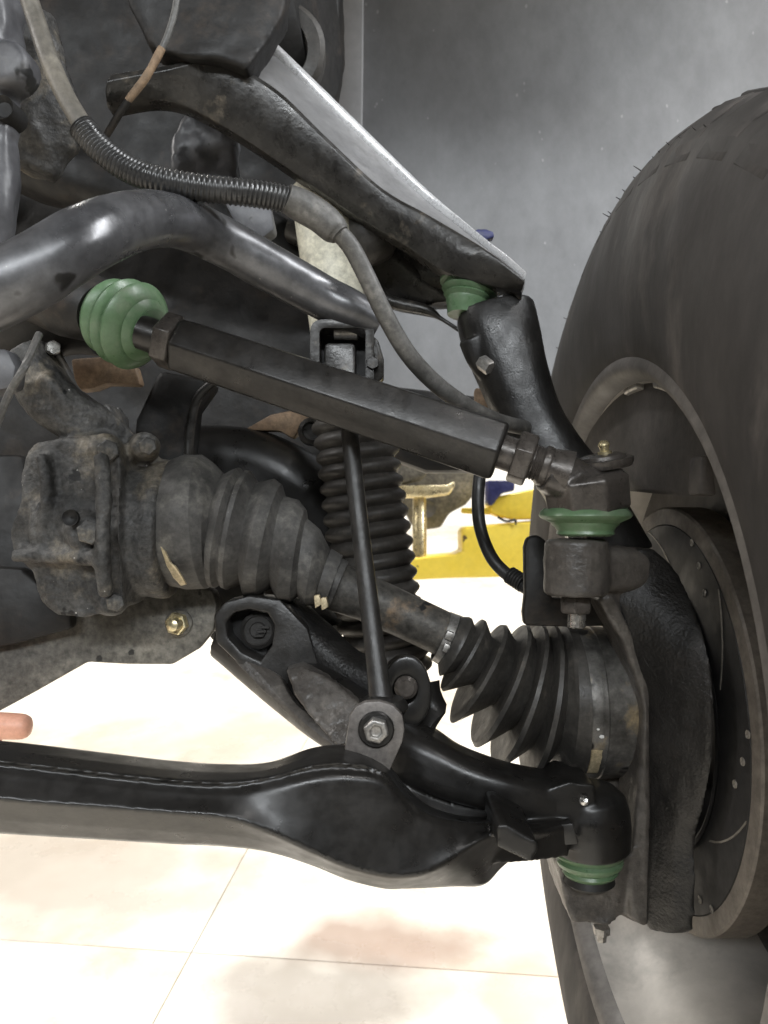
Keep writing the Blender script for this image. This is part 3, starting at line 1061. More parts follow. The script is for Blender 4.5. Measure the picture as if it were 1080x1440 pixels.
# front leg: (px, y top-back, y ridge 1, y ridge 2, y bottom, depth of the front face)
fl = [(-160, 1018, 1070, 1108, 1162, 0.425), (-60, 1036, 1078, 1117, 1169, 0.43), (40, 1046, 1089, 1128, 1175, 0.435), (140, 1058, 1101, 1135, 1181, 0.44), (240, 1070, 1111, 1143, 1187, 0.445),
      (320, 1075, 1114, 1150, 1191, 0.45), (380, 1072, 1104, 1170, 1199, 0.455), (440, 1052, 1090, 1197, 1218, 0.46), (490, 1049, 1087, 1218, 1238, 0.465),
      (540, 1070, 1096, 1230, 1250, 0.47), (570, 1105, 1130, 1231, 1250, 0.473), (600, 1132, 1150, 1226, 1249, 0.477), (640, 1146, 1160, 1205, 1247, 0.485), (680, 1150, 1163, 1180, 1245, 0.495),
      (706, 1152, 1164, 1174, 1220, 0.505), (730, 1153, 1165, 1173, 1204, 0.515), (785, 1150, 1162, 1170, 1192, 0.54)]
lp = []
for (x, yt, y1, y2, yb, d) in catmull(fl, 110):
    pts = [(x, yt - 1, d + 0.060), (x, yt, d + 0.052), (x, yt + (y1 - yt) * 0.30, d + 0.030), (x, yt + (y1 - yt) * 0.65, d + 0.012), (x, y1 - 7, d + 0.0155), (x, y1 - 2, d + 0.0122), (x, y1 + 3, d + 0.0098), (x, y1 + 9, d + 0.0085),
           (x, y1 + (y2 - y1) * 0.6, d + 0.0045), (x, y2 - 4, d + 0.0008), (x, y2, d), (x, y2 + 4, d + 0.0022), (x, yb - (yb - y2) * 0.4, d + 0.016), (x, yb - 2, d + 0.028), (x, yb, d + 0.033), (x, yb - 6, d + 0.055), (x, yb - 18, d + 0.062)]
    lp.append([P(*p) for p in pts])
bm = B()
loops_to_bm(bm, lp)
prism(bm, flat([(699, 1164), (704, 1160), (713, 1160), (755, 1183), (758, 1195), (749, 1211), (737, 1209), (699, 1191)], 0.480), 0.06)
sweep(bm, [(330, 885, 0.70, 0.03, 0.026), (375, 912, 0.685, 0.03, 0.031), (420, 950, 0.655, 0.028, 0.03), (480, 1000, 0.61, 0.026, 0.026), (540, 1040, 0.59, 0.025, 0.022), (590, 1062, 0.575, 0.024, 0.0195),
           (640, 1086, 0.57, 0.024, 0.017), (700, 1104, 0.57, 0.026, 0.0155), (770, 1124, 0.58, 0.028, 0.018), (820, 1140, 0.585, 0.028, 0.02)], 70, 28, e=3.4)
lp = []
for (x, yb, yf, db, df, yd, dm) in catmull([(540, 1075, 1100, 0.57, 0.50, 1096, 0.545), (575, 1082, 1136, 0.565, 0.495, 1122, 0.545), (610, 1092, 1158, 0.565, 0.50, 1136, 0.55), (660, 1098, 1166, 0.57, 0.51, 1140, 0.555),
                                             (720, 1100, 1166, 0.575, 0.52, 1138, 0.558), (765, 1104, 1164, 0.58, 0.535, 1130, 0.558), (800, 1110, 1160, 0.58, 0.545, 1128, 0.557)], 40):
    a, b, c = P(x, yb, db), P(x, yd + 6, dm), P(x, yf, df)
    lp.append([a, a.lerp(b, 0.5) - UP * 0.003, b - UP * 0.004, b.lerp(c, 0.5) - UP * 0.003, c, c - UP * 0.022, b - UP * 0.026, a - UP * 0.02])
loops_to_bm(bm, lp)
prism(bm, [(762, 1112, 0.552), (800, 1100, 0.552), (838, 1104, 0.552), (838, 1196, 0.55), (784, 1196, 0.55), (768, 1178, 0.55)], 0.05)
lathe(bm, P(832, 1198, 0.575), (UP + RT * -0.06), [(0, 0.024), (0.003, 0.0275), (0.018, 0.029), (0.030, 0.0285), (0.040, 0.026), (0.047, 0.019), (0.050, 0.010), (0.0505, 0.001)], 40)
fuse('arm_body', bm, M['black'], la, 0.0013, 6)


def ringpts(cx, cy, rx, ry, d, n=20, a0=0.0):
    return [(cx + rx * math.cos(a0 + 2 * PI * i / n), cy + ry * math.sin(a0 + 2 * PI * i / n), d) for i in range(n)]


# lower flange of the rear leg; a paler casting colour paints it as lit
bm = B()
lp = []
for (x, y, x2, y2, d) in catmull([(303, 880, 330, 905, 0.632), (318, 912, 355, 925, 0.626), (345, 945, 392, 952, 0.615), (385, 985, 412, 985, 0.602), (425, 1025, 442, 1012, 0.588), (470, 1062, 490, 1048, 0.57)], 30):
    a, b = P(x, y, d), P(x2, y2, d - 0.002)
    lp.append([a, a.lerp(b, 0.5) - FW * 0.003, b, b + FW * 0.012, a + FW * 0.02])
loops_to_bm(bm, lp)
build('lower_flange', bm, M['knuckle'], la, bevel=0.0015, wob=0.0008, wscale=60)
# six sided pocket at the inner end: frame, dark recess, round plug
hx_o = [(300, 866), (316, 847), (350, 838), (394, 844), (432, 884), (452, 950), (400, 972), (346, 944), (304, 904)]
hx_i = [(318, 874), (329, 862), (350, 857), (376, 862), (386, 880), (382, 908), (366, 930), (340, 918), (320, 896)]
bm = B()
prism(bm, flat(hx_o, 0.618), 0.03, flat(hx_i, 0.618))
build('pocket_frame', bm, M['arm'], la, bevel=0.0022, seg=2)
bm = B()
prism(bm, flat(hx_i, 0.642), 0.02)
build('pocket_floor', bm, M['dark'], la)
bm = B()
lathe(bm, P(366, 884, 0.643), -FW, [(0, 0.015), (0.010, 0.0145), (0.0115, 0.012), (0.0105, 0.011), (0.0105, 0.007), (0.012, 0.006), (0.012, 0.001)], 28)
plug = build('pivot_plug', bm, M['arm'], la)
for a in range(3):
    bm = B()
    c = P(372 - a * 4, 882 + a * 6, 0.629)
    box(bm, c, RT * 0.0035, FW * 0.001, UP * 0.0008)
    build('cast_mark', bm, M['arm'], plug)
# cast upper edge and shock mount ears
bm = B()
sweep(bm, [(395, 850, 0.655, 0.02, 0.012), (440, 895, 0.645, 0.02, 0.013), (490, 940, 0.63, 0.02, 0.014), (545, 965, 0.615, 0.02, 0.013)], 26, 16, e=3)
build('upper_flange', bm, M['cast'], la, wob=0.0015, wscale=50)
bm = B()
prism(bm, [(402, 942, 0.604), (424, 936, 0.602), (470, 960, 0.588), (506, 990, 0.572), (500, 1046, 0.556), (474, 1050, 0.558), (444, 1018, 0.572), (414, 978, 0.592)], 0.02)
fuse('cast_panel', bm, M['knuckle'], la, 0.0015, 2, 0.0008, 120)


for d0, dx in ((0.575, 0), (0.625, -4)):
    bm = B()
    prism(bm, ringpts(572 + dx, 975, 35, 52, d0), 0.012, ringpts(570 + dx, 970, 17, 20, d0))
    build('shock_ear', bm, M['black'], la, bevel=0.002)
bm = B()
sweep(bm, [(600, 960, 0.60, 0.012, 0.006), (606, 1000, 0.595, 0.012, 0.006), (592, 1030, 0.59, 0.012, 0.008), (598, 1046, 0.585, 0.010, 0.006)], 16, 10)
build('ear_bridge', bm, M['black'], la, wob=0.001, wscale=80)
bm = B()
lathe(bm, P(571, 968, 0.572), FW, [(0, 0.006), (0.002, 0.0085), (0.012, 0.009)], 20)
build('shock_bolt', bm, M['rodend'], la)
bm = B()
prism(bm, [(780, 1160, 0.545), (806, 1158, 0.541), (815, 1188, 0.541), (782, 1190, 0.545)], 0.02)
build('housing_pad', bm, M['black'], la, bevel=0.0015)
bm = B()
lathe(bm, P(821, 1126, 0.552), (-FW + UP * 0.4), [(0, 0.0034), (0.002, 0.0034), (0.003, 0.002), (0.005, 0.0026), (0.0065, 0.0014)], 12)
build('grease_nipple', bm, M['steel'], la)

lb = thing('lower_ball_joint', 'squat green ribbed ball joint boot beneath the outer end of the lower arm', 'ball joint', P(826, 1205, 0.575), 'green booted joints')
bm = B()
lathe(bm, P(828, 1186, 0.575), (-UP + RT * 0.02 - FW * 0.03), [(0, 0.0225), (0.003, 0.025), (0.0055, 0.0258), (0.008, 0.0235), (0.0095, 0.0218), (0.0115, 0.0238), (0.0145, 0.0228), (0.0165, 0.0198), (0.0175, 0.0188), (0.0195, 0.0198), (0.022, 0.018), (0.0235, 0.014)], 44)
build('boot', bm, M['green'], lb, wob=0.0006)
bm = B()
lathe(bm, P(828, 1232, 0.575), -UP, [(-0.002, 0.017), (0.003, 0.0185), (0.006, 0.015)], 30)
build('stud_seat', bm, M['dark'], lb)

# ================================================================ DRIVE SHAFT
da = thing('drive_shaft', 'dusty drive shaft with pleated rubber boots sloping from the differential to the wheel', 'drive shaft', P(555, 860, 0.65))
bm = B()
rings(bm, [(236, 668, 230, 812), (246, 646, 242, 824), (264, 639, 266, 828), (284, 640, 292, 827), (304, 655, 300, 822), (316, 668, 296, 818), (323, 664, 296, 824), (330, 660, 300, 826), (337, 657, 303, 826),
           (343, 664, 310, 821), (347, 660, 314, 827), (353, 661, 320, 829), (364, 678, 340, 820), (386, 674, 345, 838), (396, 682, 364, 837), (401, 698, 382, 826), (420, 702, 393, 847), (430, 716, 410, 847),
           (432, 730, 420, 839), (450, 746, 430, 852), (460, 764, 443, 852), (468, 778, 446, 846), (490, 790, 462, 858)], 0.64, 64, 3, wob=0.0014, sharp=0.15)
build('inner_boot', bm, M['boot'], da, sharp=26)
bm = B()
sweep(bm, [(440, 815, 0.645, 0.0195), (500, 835, 0.645, 0.0195), (520, 843, 0.645, 0.0188), (600, 880, 0.645, 0.018), (650, 904, 0.645, 0.018)], 30, 32)
build('shaft', bm, M['shaft'], da, wob=0.0005)
bm = B()
rings(bm, [(648, 868, 616, 934), (660, 868, 617, 946), (664, 870, 618, 949), (668, 881, 636, 944), (680, 871, 620, 966), (684, 873, 622, 970), (692, 896, 662, 962), (707, 880, 634, 1006), (713, 880, 633, 1014), (724, 900, 690, 990),
           (739, 880, 663, 1040), (744, 880, 666, 1047), (751, 899, 716, 1022), (761, 880, 692, 1070), (766, 880, 697, 1075), (771, 897, 738, 1050), (778, 880, 735, 1085),
           (783, 880, 742, 1088), (787, 890, 767, 1064), (795, 880, 782, 1090), (806, 880, 806, 1092)], 0.635, 64, 3, wob=0.0008, sharp=0.1)
build('outer_boot', bm, M['boot2'], da, sharp=30)
hubo = P(800, 986, 0.64)
bm = B()
lathe(bm, hubo, RT, [(0.000, 0.0590), (0.004, 0.0605), (0.012, 0.0605), (0.0125, 0.0588), (0.016, 0.0588), (0.0165, 0.0600), (0.026, 0.0592), (0.040, 0.0580), (0.050, 0.0560), (0.058, 0.050), (0.066, 0.040)], 64)
cup = build('outer_cup', bm, M['cup'], da, wob=0.0005)
# tan bare patch and chips on the cup
bm = B()
lp = []
for i in range(9):
    t = math.radians(112 + i * 3.0)
    w0 = 0.0035 + 0.003 * noise.noise(Vector((i * 0.7, 0, 0)))
    a = hubo + RT * 0.0035 + (UP * math.cos(t) - FW * math.sin(t)) * 0.0613
    b = hubo + RT * (0.0125 - w0 * 0.2) + (UP * math.cos(t) - FW * math.sin(t)) * 0.0613
    lp.append([a, b, b - (UP * math.cos(t) - FW * math.sin(t)) * 0.003, a - (UP * math.cos(t) - FW * math.sin(t)) * 0.003])
loops_to_bm(bm, lp)
build('bare_patch', bm, M['tan'], cup, bevel=0.0005)


for (x, y, w_) in ((818, 999, 3.2), (813, 990, 2)):
    bm = B()
    c = hubo + RT * ((x - 800) / FPX * 0.64)
    t = math.radians(96 - (y - 990) * -0.6)
    rd = UP * math.cos(t) - FW * math.sin(t)
    tg = -UP * math.sin(t) - FW * math.cos(t)
    lathe(bm, c + rd * 0.0600, rd, [(0, S(w_, 0.62)), (0.001, S(w_, 0.62) * 0.9)], 5, 0.4, squash=1.3)
    build('paint_chip', bm, M['wall'], cup, bevel=0.0005)


def clamp(name, a0, b0, a1, b1, d, m_, grow=1.03):
    bm = B()
    lo = []
    for (a, b, g) in ((a0, b0, grow), (a1, b1, grow), (a1, b1, grow * 0.96), (a0, b0, grow * 0.96), (a0, b0, grow)):
        A, Bq = P(a[0], a[1], d), P(b[0], b[1], d)
        c = (A + Bq) / 2
        u = (A - Bq) / 2 * g
        lo.append([c + u * math.cos(2 * PI * k / 40) + FW * u.length * math.sin(2 * PI * k / 40) for k in range(40)])
    loops_to_bm(bm, lo, (False, False))
    return build(name, bm, M[m_], da)


cb = clamp('boot_clamp', (634, 862), (606, 926), (650, 868), (622, 936), 0.645, 'steeldull', 1.04)
for k in range(2):
    bm = B()
    prism(bm, flat([(626 + k * 3, 905 - k * 18), (638 + k * 3, 909 - k * 18), (633 + k * 3, 921 - k * 18), (621 + k * 3, 916 - k * 18)], 0.621), 0.006)
    build('clamp_ear', bm, M['steeldull'], cb, bevel=0.0008)
cb2 = clamp('boot_clamp', (466, 772), (442, 848), (482, 782), (456, 856), 0.64, 'boot', 1.02)
for k in range(2):
    bm = B()
    prism(bm, flat([(441 + k * 10, 838 + k * 3), (449 + k * 10, 836 + k * 4), (453 + k * 9, 850 + k * 4), (443 + k * 9, 856 + k * 3)], 0.612), 0.008)
    build('clamp_ear', bm, M['tan'], cb2, bevel=0.001)
cb3 = clamp('boot_clamp', (237, 655), (231, 822), (246, 650), (241, 825), 0.64, 'dirty', 1.01)
bm = B()
prism(bm, [(225, 768, 0.59), (232, 776, 0.588), (240, 792, 0.587), (246, 796, 0.586), (256, 812, 0.592), (262, 822, 0.598), (254, 824, 0.60), (244, 812, 0.595), (234, 796, 0.592)], 0.004)
build('clamp_chip', bm, M['tan'], cb3, bevel=0.0006)

# ================================================================ DIFFERENTIAL
df = thing('differential_housing', 'dirt caked differential casting with bolts, at the left edge beside the inner boot', 'differential', P(120, 750, 0.65))
bm = B()
prism(bm, [(34, 640, 0.60), (48, 622, 0.60), (88, 616, 0.595), (150, 608, 0.595), (168, 640, 0.588), (166, 700, 0.578), (166, 780, 0.578), (170, 840, 0.585), (172, 856, 0.59), (120, 868, 0.595), (80, 866, 0.60), (58, 846, 0.605),
           (46, 805, 0.60), (18, 775, 0.60), (12, 750, 0.60), (30, 700, 0.595), (28, 670, 0.60)], 0.14)
lathe(bm, P(80, 740, 0.64), (RT + UP * -0.03), [(0, 0.050), (0.032, 0.056), (0.036, 0.0535), (0.078, 0.0535), (0.083, 0.0555), (0.092, 0.0555), (0.095, 0.051)], 56)
spots = ((148, 634, 0.588, 0.0125), (203, 628, 0.60, 0.0105), (122, 748, 0.573, 0.014), (158, 846, 0.588, 0.0105))
for (x, y, d, r) in spots:
    lathe(bm, P(x, y, d + 0.016), (-FW + RT * 0.35), [(-0.03, r * 1.25), (0.0, r * 1.15), (0.010, r), (0.014, r * 0.8)], 20)
sweep(bm, [(142, 640, 0.580, 0.006), (146, 700, 0.571, 0.006), (144, 780, 0.571, 0.006), (150, 836, 0.580, 0.006)], 20, 10)
sweep(bm, [(20, 780, 0.592, 0.006), (70, 782, 0.588, 0.006), (140, 784, 0.574, 0.006)], 20, 10)
sweep(bm, [(60, 640, 0.592, 0.005), (66, 700, 0.588, 0.005), (58, 770, 0.592, 0.005)], 20, 10)
# casting arms above the case
sweep(bm, [(40, 500, 0.63, 0.03, 0.02), (75, 560, 0.63, 0.03, 0.02), (120, 600, 0.635, 0.035, 0.02), (160, 650, 0.65, 0.03, 0.02)], 24, 14, e=4)
sweep(bm, [(60, 530, 0.60, 0.004, 0.006), (100, 580, 0.603, 0.004, 0.006), (110, 620, 0.61, 0.004, 0.006)], 24, 14, e=3)
prism(bm, [(110, 596, 0.62), (112, 575, 0.625), (150, 566, 0.63), (160, 585, 0.63), (162, 640, 0.635), (120, 640, 0.625)], 0.04)
fuse('case', bm, M['dirty'], df, 0.0022, 3, 0.0014, 50)
for (x, y, d, r) in spots:
    bm = B()
    hexnut(bm, P(x + 4, y, d), (-FW + RT * 0.35).normalized(), r * 0.66, 0.007, 0.2)
    build('bolt', bm, M['dirty'], df)
bm = B()
lathe(bm, P(101, 728, 0.568), -FW, [(0, 0.006), (0.0035, 0.0058), (0.001, 0.004), (0.0, 0.001)], 16)
build('drain_hole', bm, M['dark'], df)

cm = thing('crossmember_plate', 'dusty grey bracket plate with one brass coloured bolt, under the differential', 'bracket', P(180, 890, 0.66))
bm = B()
prism(bm, [(-120, 812, 0.66), (60, 815, 0.665), (190, 815, 0.665), (280, 822, 0.665), (299, 832, 0.665), (305, 850, 0.665), (301, 886, 0.665), (280, 912, 0.665), (242, 935, 0.665), (180, 934, 0.665), (122, 931, 0.665), (50, 972, 0.66), (-20, 1010, 0.655), (-120, 1062, 0.65)], 0.02)
build('plate', bm, M['dirtyplate'], cm, bevel=0.0025, wob=0.001, wscale=40)
bm = B()
lathe(bm, P(252, 876, 0.665), -FW, [(0, 0.0115), (0.002, 0.0115), (0.003, 0.0105)], 24)
ws = build('washer', bm, M['dirtyplate'], cm)
bm = B()
hexnut(bm, P(252, 876, 0.663), (-FW - RT * 0.25).normalized(), 0.0095, 0.008, 0.3)
bl = build('bolt', bm, M['gold'], cm)
bm = B()
lathe(bm, P(250, 877, 0.656), (-FW - RT * 0.25), [(0, 0.0055), (0.010, 0.0052), (0.0115, 0.003)], 14)
build('bolt_shank', bm, M['gold'], bl)
bm = B()
prism(bm, [(-140, 640, 0.70), (30, 640, 0.70), (60, 800, 0.70), (104, 838, 0.69), (98, 882, 0.68), (30, 905, 0.675), (-140, 930, 0.67)], 0.03)
build('backing_web', bm, M['frame'], cm, bevel=0.004, wob=0.002)
bm = B()
prism(bm, [(-140, 790, 0.645), (30, 800, 0.645), (62, 826, 0.645), (100, 840, 0.648), (99, 884, 0.648), (20, 906, 0.645), (-140, 935, 0.64)], 0.015)
build('stiffener', bm, M['frame'], cm, bevel=0.003, wob=0.001)

# ================================================================ SHOCK ABSORBER
sh = thing('shock_absorber', 'shock absorber with cream tube and black ribbed dust bellows behind the link rod', 'shock absorber', P(510, 640, 0.74))
s0, s1 = P(448, 250, 0.735), P(524, 790, 0.735)
sx = (s1 - s0).normalized()


def shp(y):
    return s0.lerp(s1, (y - 250) / 540)


bm = B()
lathe(bm, shp(262), sx, [(0, 0.026), (0.002, 0.0275), (0.10, 0.0275), (0.20, 0.0275)], 40)
build('tube', bm, M['cream'], sh)
bm = B()
prf = []
L_ = (shp(950) - shp(585)).length
nr = 17
for i in range(nr):
    f = i / nr
    step = L_ / nr
    s = f * L_
    rb = 0.0385 + 0.003 * f
    prf += [(s, rb - 0.0055), (s + step * 0.12, rb - 0.004), (s + step * 0.27, rb - 0.0012), (s + step * 0.42, rb - 0.0002), (s + step * 0.55, rb), (s + step * 0.7, rb - 0.0008), (s + step * 0.84, rb - 0.003)]
lathe(bm, shp(585), sx, prf, 48)
build('bellows', bm, M['bellow'], sh, sharp=70, wob=0.001, wscale=30)
bm = B()
lathe(bm, shp(945), sx, [(0, 0.03), (0.02, 0.028), (0.045, 0.018), (0.055, 0.016)], 24)
build('lower_body', bm, M['bellow'], sh)
bm = B()
lathe(bm, P(566, 975, 0.60), FW, [(0, 0.018), (0.03, 0.018)], 24)
build('lower_eye', bm, M['black'], sh)

# ================================================================ CABLES AND HOSES
sc = thing('sensor_cable', 'wheel sensor cable with ribbed black conduit looping over the anti-roll bar', 'cable', P(300, 260, 0.52))
bm = B()
sweep(bm, [(28, -40, 0.52, 0.006), (48, 20, 0.52, 0.006), (68, 80, 0.515, 0.0062), (92, 135, 0.51, 0.0062), (120, 182, 0.505, 0.0062), (136, 205, 0.505, 0.0062)], 40, 16)
build('bare_cable', bm, M['creamcable'], sc)
bm = B()
kk = catmull([tuple(P(*p)) for p in ((114, 178, 0.505), (140, 208, 0.505), (178, 236, 0.505), (225, 254, 0.505), (285, 265, 0.51), (345, 271, 0.515), (395, 279, 0.52), (428, 292, 0.525))], 281)
lp = []
for i, k in enumerate(kk):
    p = Vector(k)
    t = (Vector(kk[min(i + 1, 280)]) - Vector(kk[max(i - 1, 0)])).normalized()
    r = (0.0087, 0.0087, 0.0082, 0.0079, 0.0082)[i % 5]
    a, u, w = ortho(t, UP)
    lp.append([p + (u * math.cos(2 * PI * j / 16) + w * math.sin(2 * PI * j / 16)) * r for j in range(16)])
loops_to_bm(bm, lp)
build('conduit', bm, M['conduit'], sc, sharp=50)
bm = B()
sweep(bm, [(402, 278, 0.52, 0.0092), (425, 290, 0.525, 0.0105), (450, 305, 0.528, 0.0105), (470, 322, 0.53, 0.0098), (478, 330, 0.53, 0.007)], 24, 18, wob=0.001)
build('tape_sleeve', bm, M['cable'], sc)
bm = B()
sweep(bm, [(466, 318, 0.53, 0.0062), (492, 345, 0.535, 0.0062), (516, 390, 0.54, 0.0062), (540, 440, 0.545, 0.0062), (572, 495, 0.555, 0.0062), (610, 537, 0.57, 0.0062), (655, 570, 0.59, 0.0062), (700, 592, 0.62, 0.0062), (740, 602, 0.66, 0.0062)], 60, 16)
build('outer_cable', bm, M['cable'], sc)

bh = thing('brake_hose', 'black rubber brake hose curving in front of the yellow lift arm', 'hose', P(690, 760, 0.68))
bm = B()
sweep(bm, [(686, 610, 0.70, 0.0055), (676, 660, 0.695, 0.0055), (672, 705, 0.69, 0.0055), (676, 745, 0.685, 0.0055), (692, 785, 0.675, 0.0055), (718, 812, 0.665, 0.0055), (748, 832, 0.65, 0.0055)], 50, 16)
build('hose', bm, M['hose'], bh)
bm = B()
fd = (P(748, 832, 0.65) - P(722, 815, 0.663)).normalized()
prf = []
for i in range(6):
    prf += [(i * 0.0028, 0.0062), (i * 0.0028 + 0.0009, 0.0076), (i * 0.0028 + 0.0018, 0.0076)]
lathe(bm, P(716, 808, 0.666), fd, prf, 18)
build('hose_ferrule', bm, M['hose'], bh)

bl_ = thing('brake_line', 'thin steel line with rusty middle crossing the dark cavity at the top left', 'brake line', P(215, 90, 0.62))
bm = B()
sweep(bm, [(252, -40, 0.63, 0.0028), (247, 10, 0.63, 0.0028), (236, 50, 0.63, 0.0028), (226, 72, 0.63, 0.0028)], 24, 10)
build('upper_line', bm, M['cable'], bl_)
bm = B()
sweep(bm, [(228, 68, 0.63, 0.003), (205, 108, 0.63, 0.0034), (180, 142, 0.635, 0.003)], 20, 10, wob=0.001)
build('rusty_sleeve', bm, M['rust'], bl_)
bm = B()
sweep(bm, [(181, 141, 0.635, 0.003), (168, 160, 0.64, 0.003), (150, 190, 0.65, 0.003)], 16, 10)
build('lower_line', bm, M['frame'], bl_)

# ================================================================ FRAME AND UNDERBODY BEHIND
fr = thing('frame_rail', 'dark brown chassis frame rail filling the background behind the anti-roll bar', 'chassis frame', P(200, 400, 0.9))
bm = B()
prism(bm, [(-220, -160, 0.92), (480, -160, 0.92), (468, 120, 0.92), (440, 260, 0.92), (500, 330, 0.92), (505, 470, 0.92), (470, 640, 0.92), (360, 700, 0.92), (250, 760, 0.92), (-220, 800, 0.92)], 0.10)
fuse('rail_wall', bm, M['frame'], fr, 0.007, 3, 0.006, 10)
bm = B()
sweep(bm, [(-120, 170, 0.80, 0.04, 0.03), (40, 230, 0.80, 0.04, 0.03), (170, 275, 0.80, 0.04, 0.028), (300, 320, 0.82, 0.04, 0.03), (420, 370, 0.85, 0.04, 0.03)], 40, 18, e=3)
build('rail_flange', bm, M['frame'], fr, wob=0.004, wscale=25)
bm = B()
prism(bm, [(240, 190, 0.76), (262, 158, 0.76), (300, 148, 0.76), (328, 165, 0.76), (334, 262, 0.76), (240, 262, 0.76)], 0.03)
fuse('gusset', bm, M['frame2'], fr, 0.003, 4, 0.004, 30)
bm = B()
prism(bm, [(312, 280, 0.66), (380, 284, 0.66), (386, 322, 0.66), (366, 338, 0.66), (330, 318, 0.66)], 0.02)
build('tab', bm, M['frame2'], fr, bevel=0.003, wob=0.002)
bm = B()
prism(bm, [(150, -60, 0.665), (410, -60, 0.665), (398, 20, 0.665), (378, 52, 0.662), (345, 96, 0.655), (318, 84, 0.655), (300, 80, 0.655), (262, 78, 0.655), (225, 72, 0.66), (205, 60, 0.665)], 0.03)
fuse('pivot_housing', bm, M['frame'], fr, 0.003, 5, 0.002, 20)

tw = thing('spring_tower', 'round black spring tower at the top, beside the light liner strip', 'spring mount', P(400, 30, 0.86))
bm = B()
lathe(bm, P(372, 34, 0.86), (RT * 1.0 - FW * 0.25), [(-0.06, 0.05), (0.0, 0.088), (0.03, 0.092), (0.05, 0.09), (0.062, 0.080)], 48)
build('bucket', bm, M['frame'], tw, wob=0.002)
bm = B()
lathe(bm, P(392, 70, 0.80), (-FW - UP * 0.25), [(-0.03, 0.045), (0, 0.047), (0.006, 0.042), (0.004, 0.03), (-0.01, 0.026)], 40)
build('rubber_seat', bm, M['bellow'], tw, wob=0.0015)

gc = thing('grey_frame_casting', 'lumpy light grey frame casting at the upper left corner', 'frame casting', P(0, 200, 0.55))
bm = B()
sweep(bm, [(-30, -60, 0.55, 0.03), (-22, 60, 0.55, 0.026), (-10, 150, 0.55, 0.018), (-8, 220, 0.55, 0.0165), (-14, 290, 0.55, 0.018), (-20, 345, 0.55, 0.016)], 50, 24, wob=0.004)
lathe(bm, P(8, 88, 0.53), -FW, [(-0.02, 0.016), (0, 0.0155), (0.004, 0.012), (0.005, 0.001)], 28)
fuse('column', bm, M['frame2'], gc, 0.002, 4, 0.001, 25)
bm = B()
lathe(bm, P(2, 150, 0.532), -FW, [(-0.02, 0.009), (0, 0.008), (-0.004, 0.005), (-0.004, 0.001)], 20)
build('eyelet', bm, M['dark'], gc)
bm = B()
sweep(bm, [(40, 30, 0.64, 0.02), (55, 110, 0.64, 0.025), (60, 180, 0.64, 0.03), (40, 240, 0.64, 0.02)], 30, 18, wob=0.006)
fuse('web_casting', bm, M['dirty'], gc, 0.003, 3, 0.003, 25)
bm = B()
prism(bm, [(-40, 488, 0.55), (10, 490, 0.55), (22, 515, 0.55), (18, 545, 0.55), (-40, 560, 0.55)], 0.02)
build('grey_tab', bm, M['frame2'], gc, bevel=0.004)

rk = thing('steering_rack', 'dark steering rack housing behind the green inner boot', 'steering rack', P(150, 520, 0.72))
bm = B()
sweep(bm, [(-160, 440, 0.66, 0.035), (0, 450, 0.66, 0.035), (100, 440, 0.655, 0.034), (150, 450, 0.65, 0.03)], 30, 24)
build('tube', bm, M['frame'], rk, wob=0.001)
bm = B()
prism(bm, [(222, 520, 0.70), (300, 535, 0.70), (272, 575, 0.70), (265, 640, 0.70), (262, 680, 0.70), (180, 680, 0.70), (190, 590, 0.70)], 0.04)
build('rack_mount', bm, M['frame'], rk, bevel=0.006, seg=2, wob=0.001)
bm = B()
sweep(bm, [(300, 537, 0.695, 0.004), (278, 560, 0.695, 0.004), (268, 600, 0.695, 0.004), (264, 660, 0.695, 0.004)], 20, 10)
build('mount_lip', bm, M['uca'], rk)
bm = B()
hexnut(bm, P(72, 492, 0.62), (RT * 0.6 - FW).normalized(), 0.006, 0.012)
build('rack_bolt', bm, M['steel'], rk)
bm = B()
prism(bm, [(100, 505, 0.70), (150, 502, 0.70), (190, 515, 0.70), (196, 540, 0.70), (150, 538, 0.70), (132, 545, 0.70), (108, 548, 0.70)], 0.015)
build('mount_shim', bm, M['rust'], rk, bevel=0.002, wob=0.002)

ax_ = thing('axle_crossbeam', 'smooth black curved cross beam arching behind the inner drive shaft boot', 'cross beam', P(360, 650, 0.82))
bm = B()
sweep(bm, [(220, 680, 0.80, 0.05, 0.05), (300, 662, 0.80, 0.05, 0.045), (370, 672, 0.80, 0.05, 0.045), (430, 710, 0.80, 0.05, 0.045), (470, 770, 0.80, 0.05, 0.045)], 40, 28, e=2.6)
build('beam', bm, M['black'], ax_, wob=0.001)
bm = B()
sweep(bm, [(290, 860, 0.78, 0.03, 0.03), (370, 830, 0.78, 0.03, 0.03), (420, 855, 0.76, 0.03, 0.02), (460, 900, 0.74, 0.02, 0.02)], 30, 18, e=3)
build('beam_foot', bm, M['frame'], ax_)
rb_ = thing('rusty_bracket', 'rust brown bracket showing under the middle of the tie rod', 'bracket', P(395, 590, 0.76))
bm = B()
prism(bm, [(338, 606, 0.78), (380, 582, 0.775), (420, 575, 0.77), (452, 590, 0.765), (448, 612, 0.765), (420, 606, 0.77), (412, 618, 0.77), (392, 606, 0.775)], 0.02)
build('bracket_plate', bm, M['rust'], rb_, bevel=0.003, wob=0.002)
bm = B()
lathe(bm, P(438, 606, 0.76), -FW, [(-0.01, 0.014), (0, 0.013), (0.002, 0.009), (-0.002, 0.008)], 20)
build('bracket_ring', bm, M['uca'], rb_)
bm = B()
prism(bm, [(545, 540, 0.95), (600, 548, 0.95), (690, 560, 0.95), (704, 600, 0.95), (690, 664, 0.95), (600, 664, 0.95), (560, 650, 0.95), (470, 600, 0.95)], 0.05)
tag(build('subframe_bracket', bm, M['frame'], None, bevel=0.008, wob=0.003), 'dark bracket between the liner and the tie rod, behind the cable end', 'bracket')
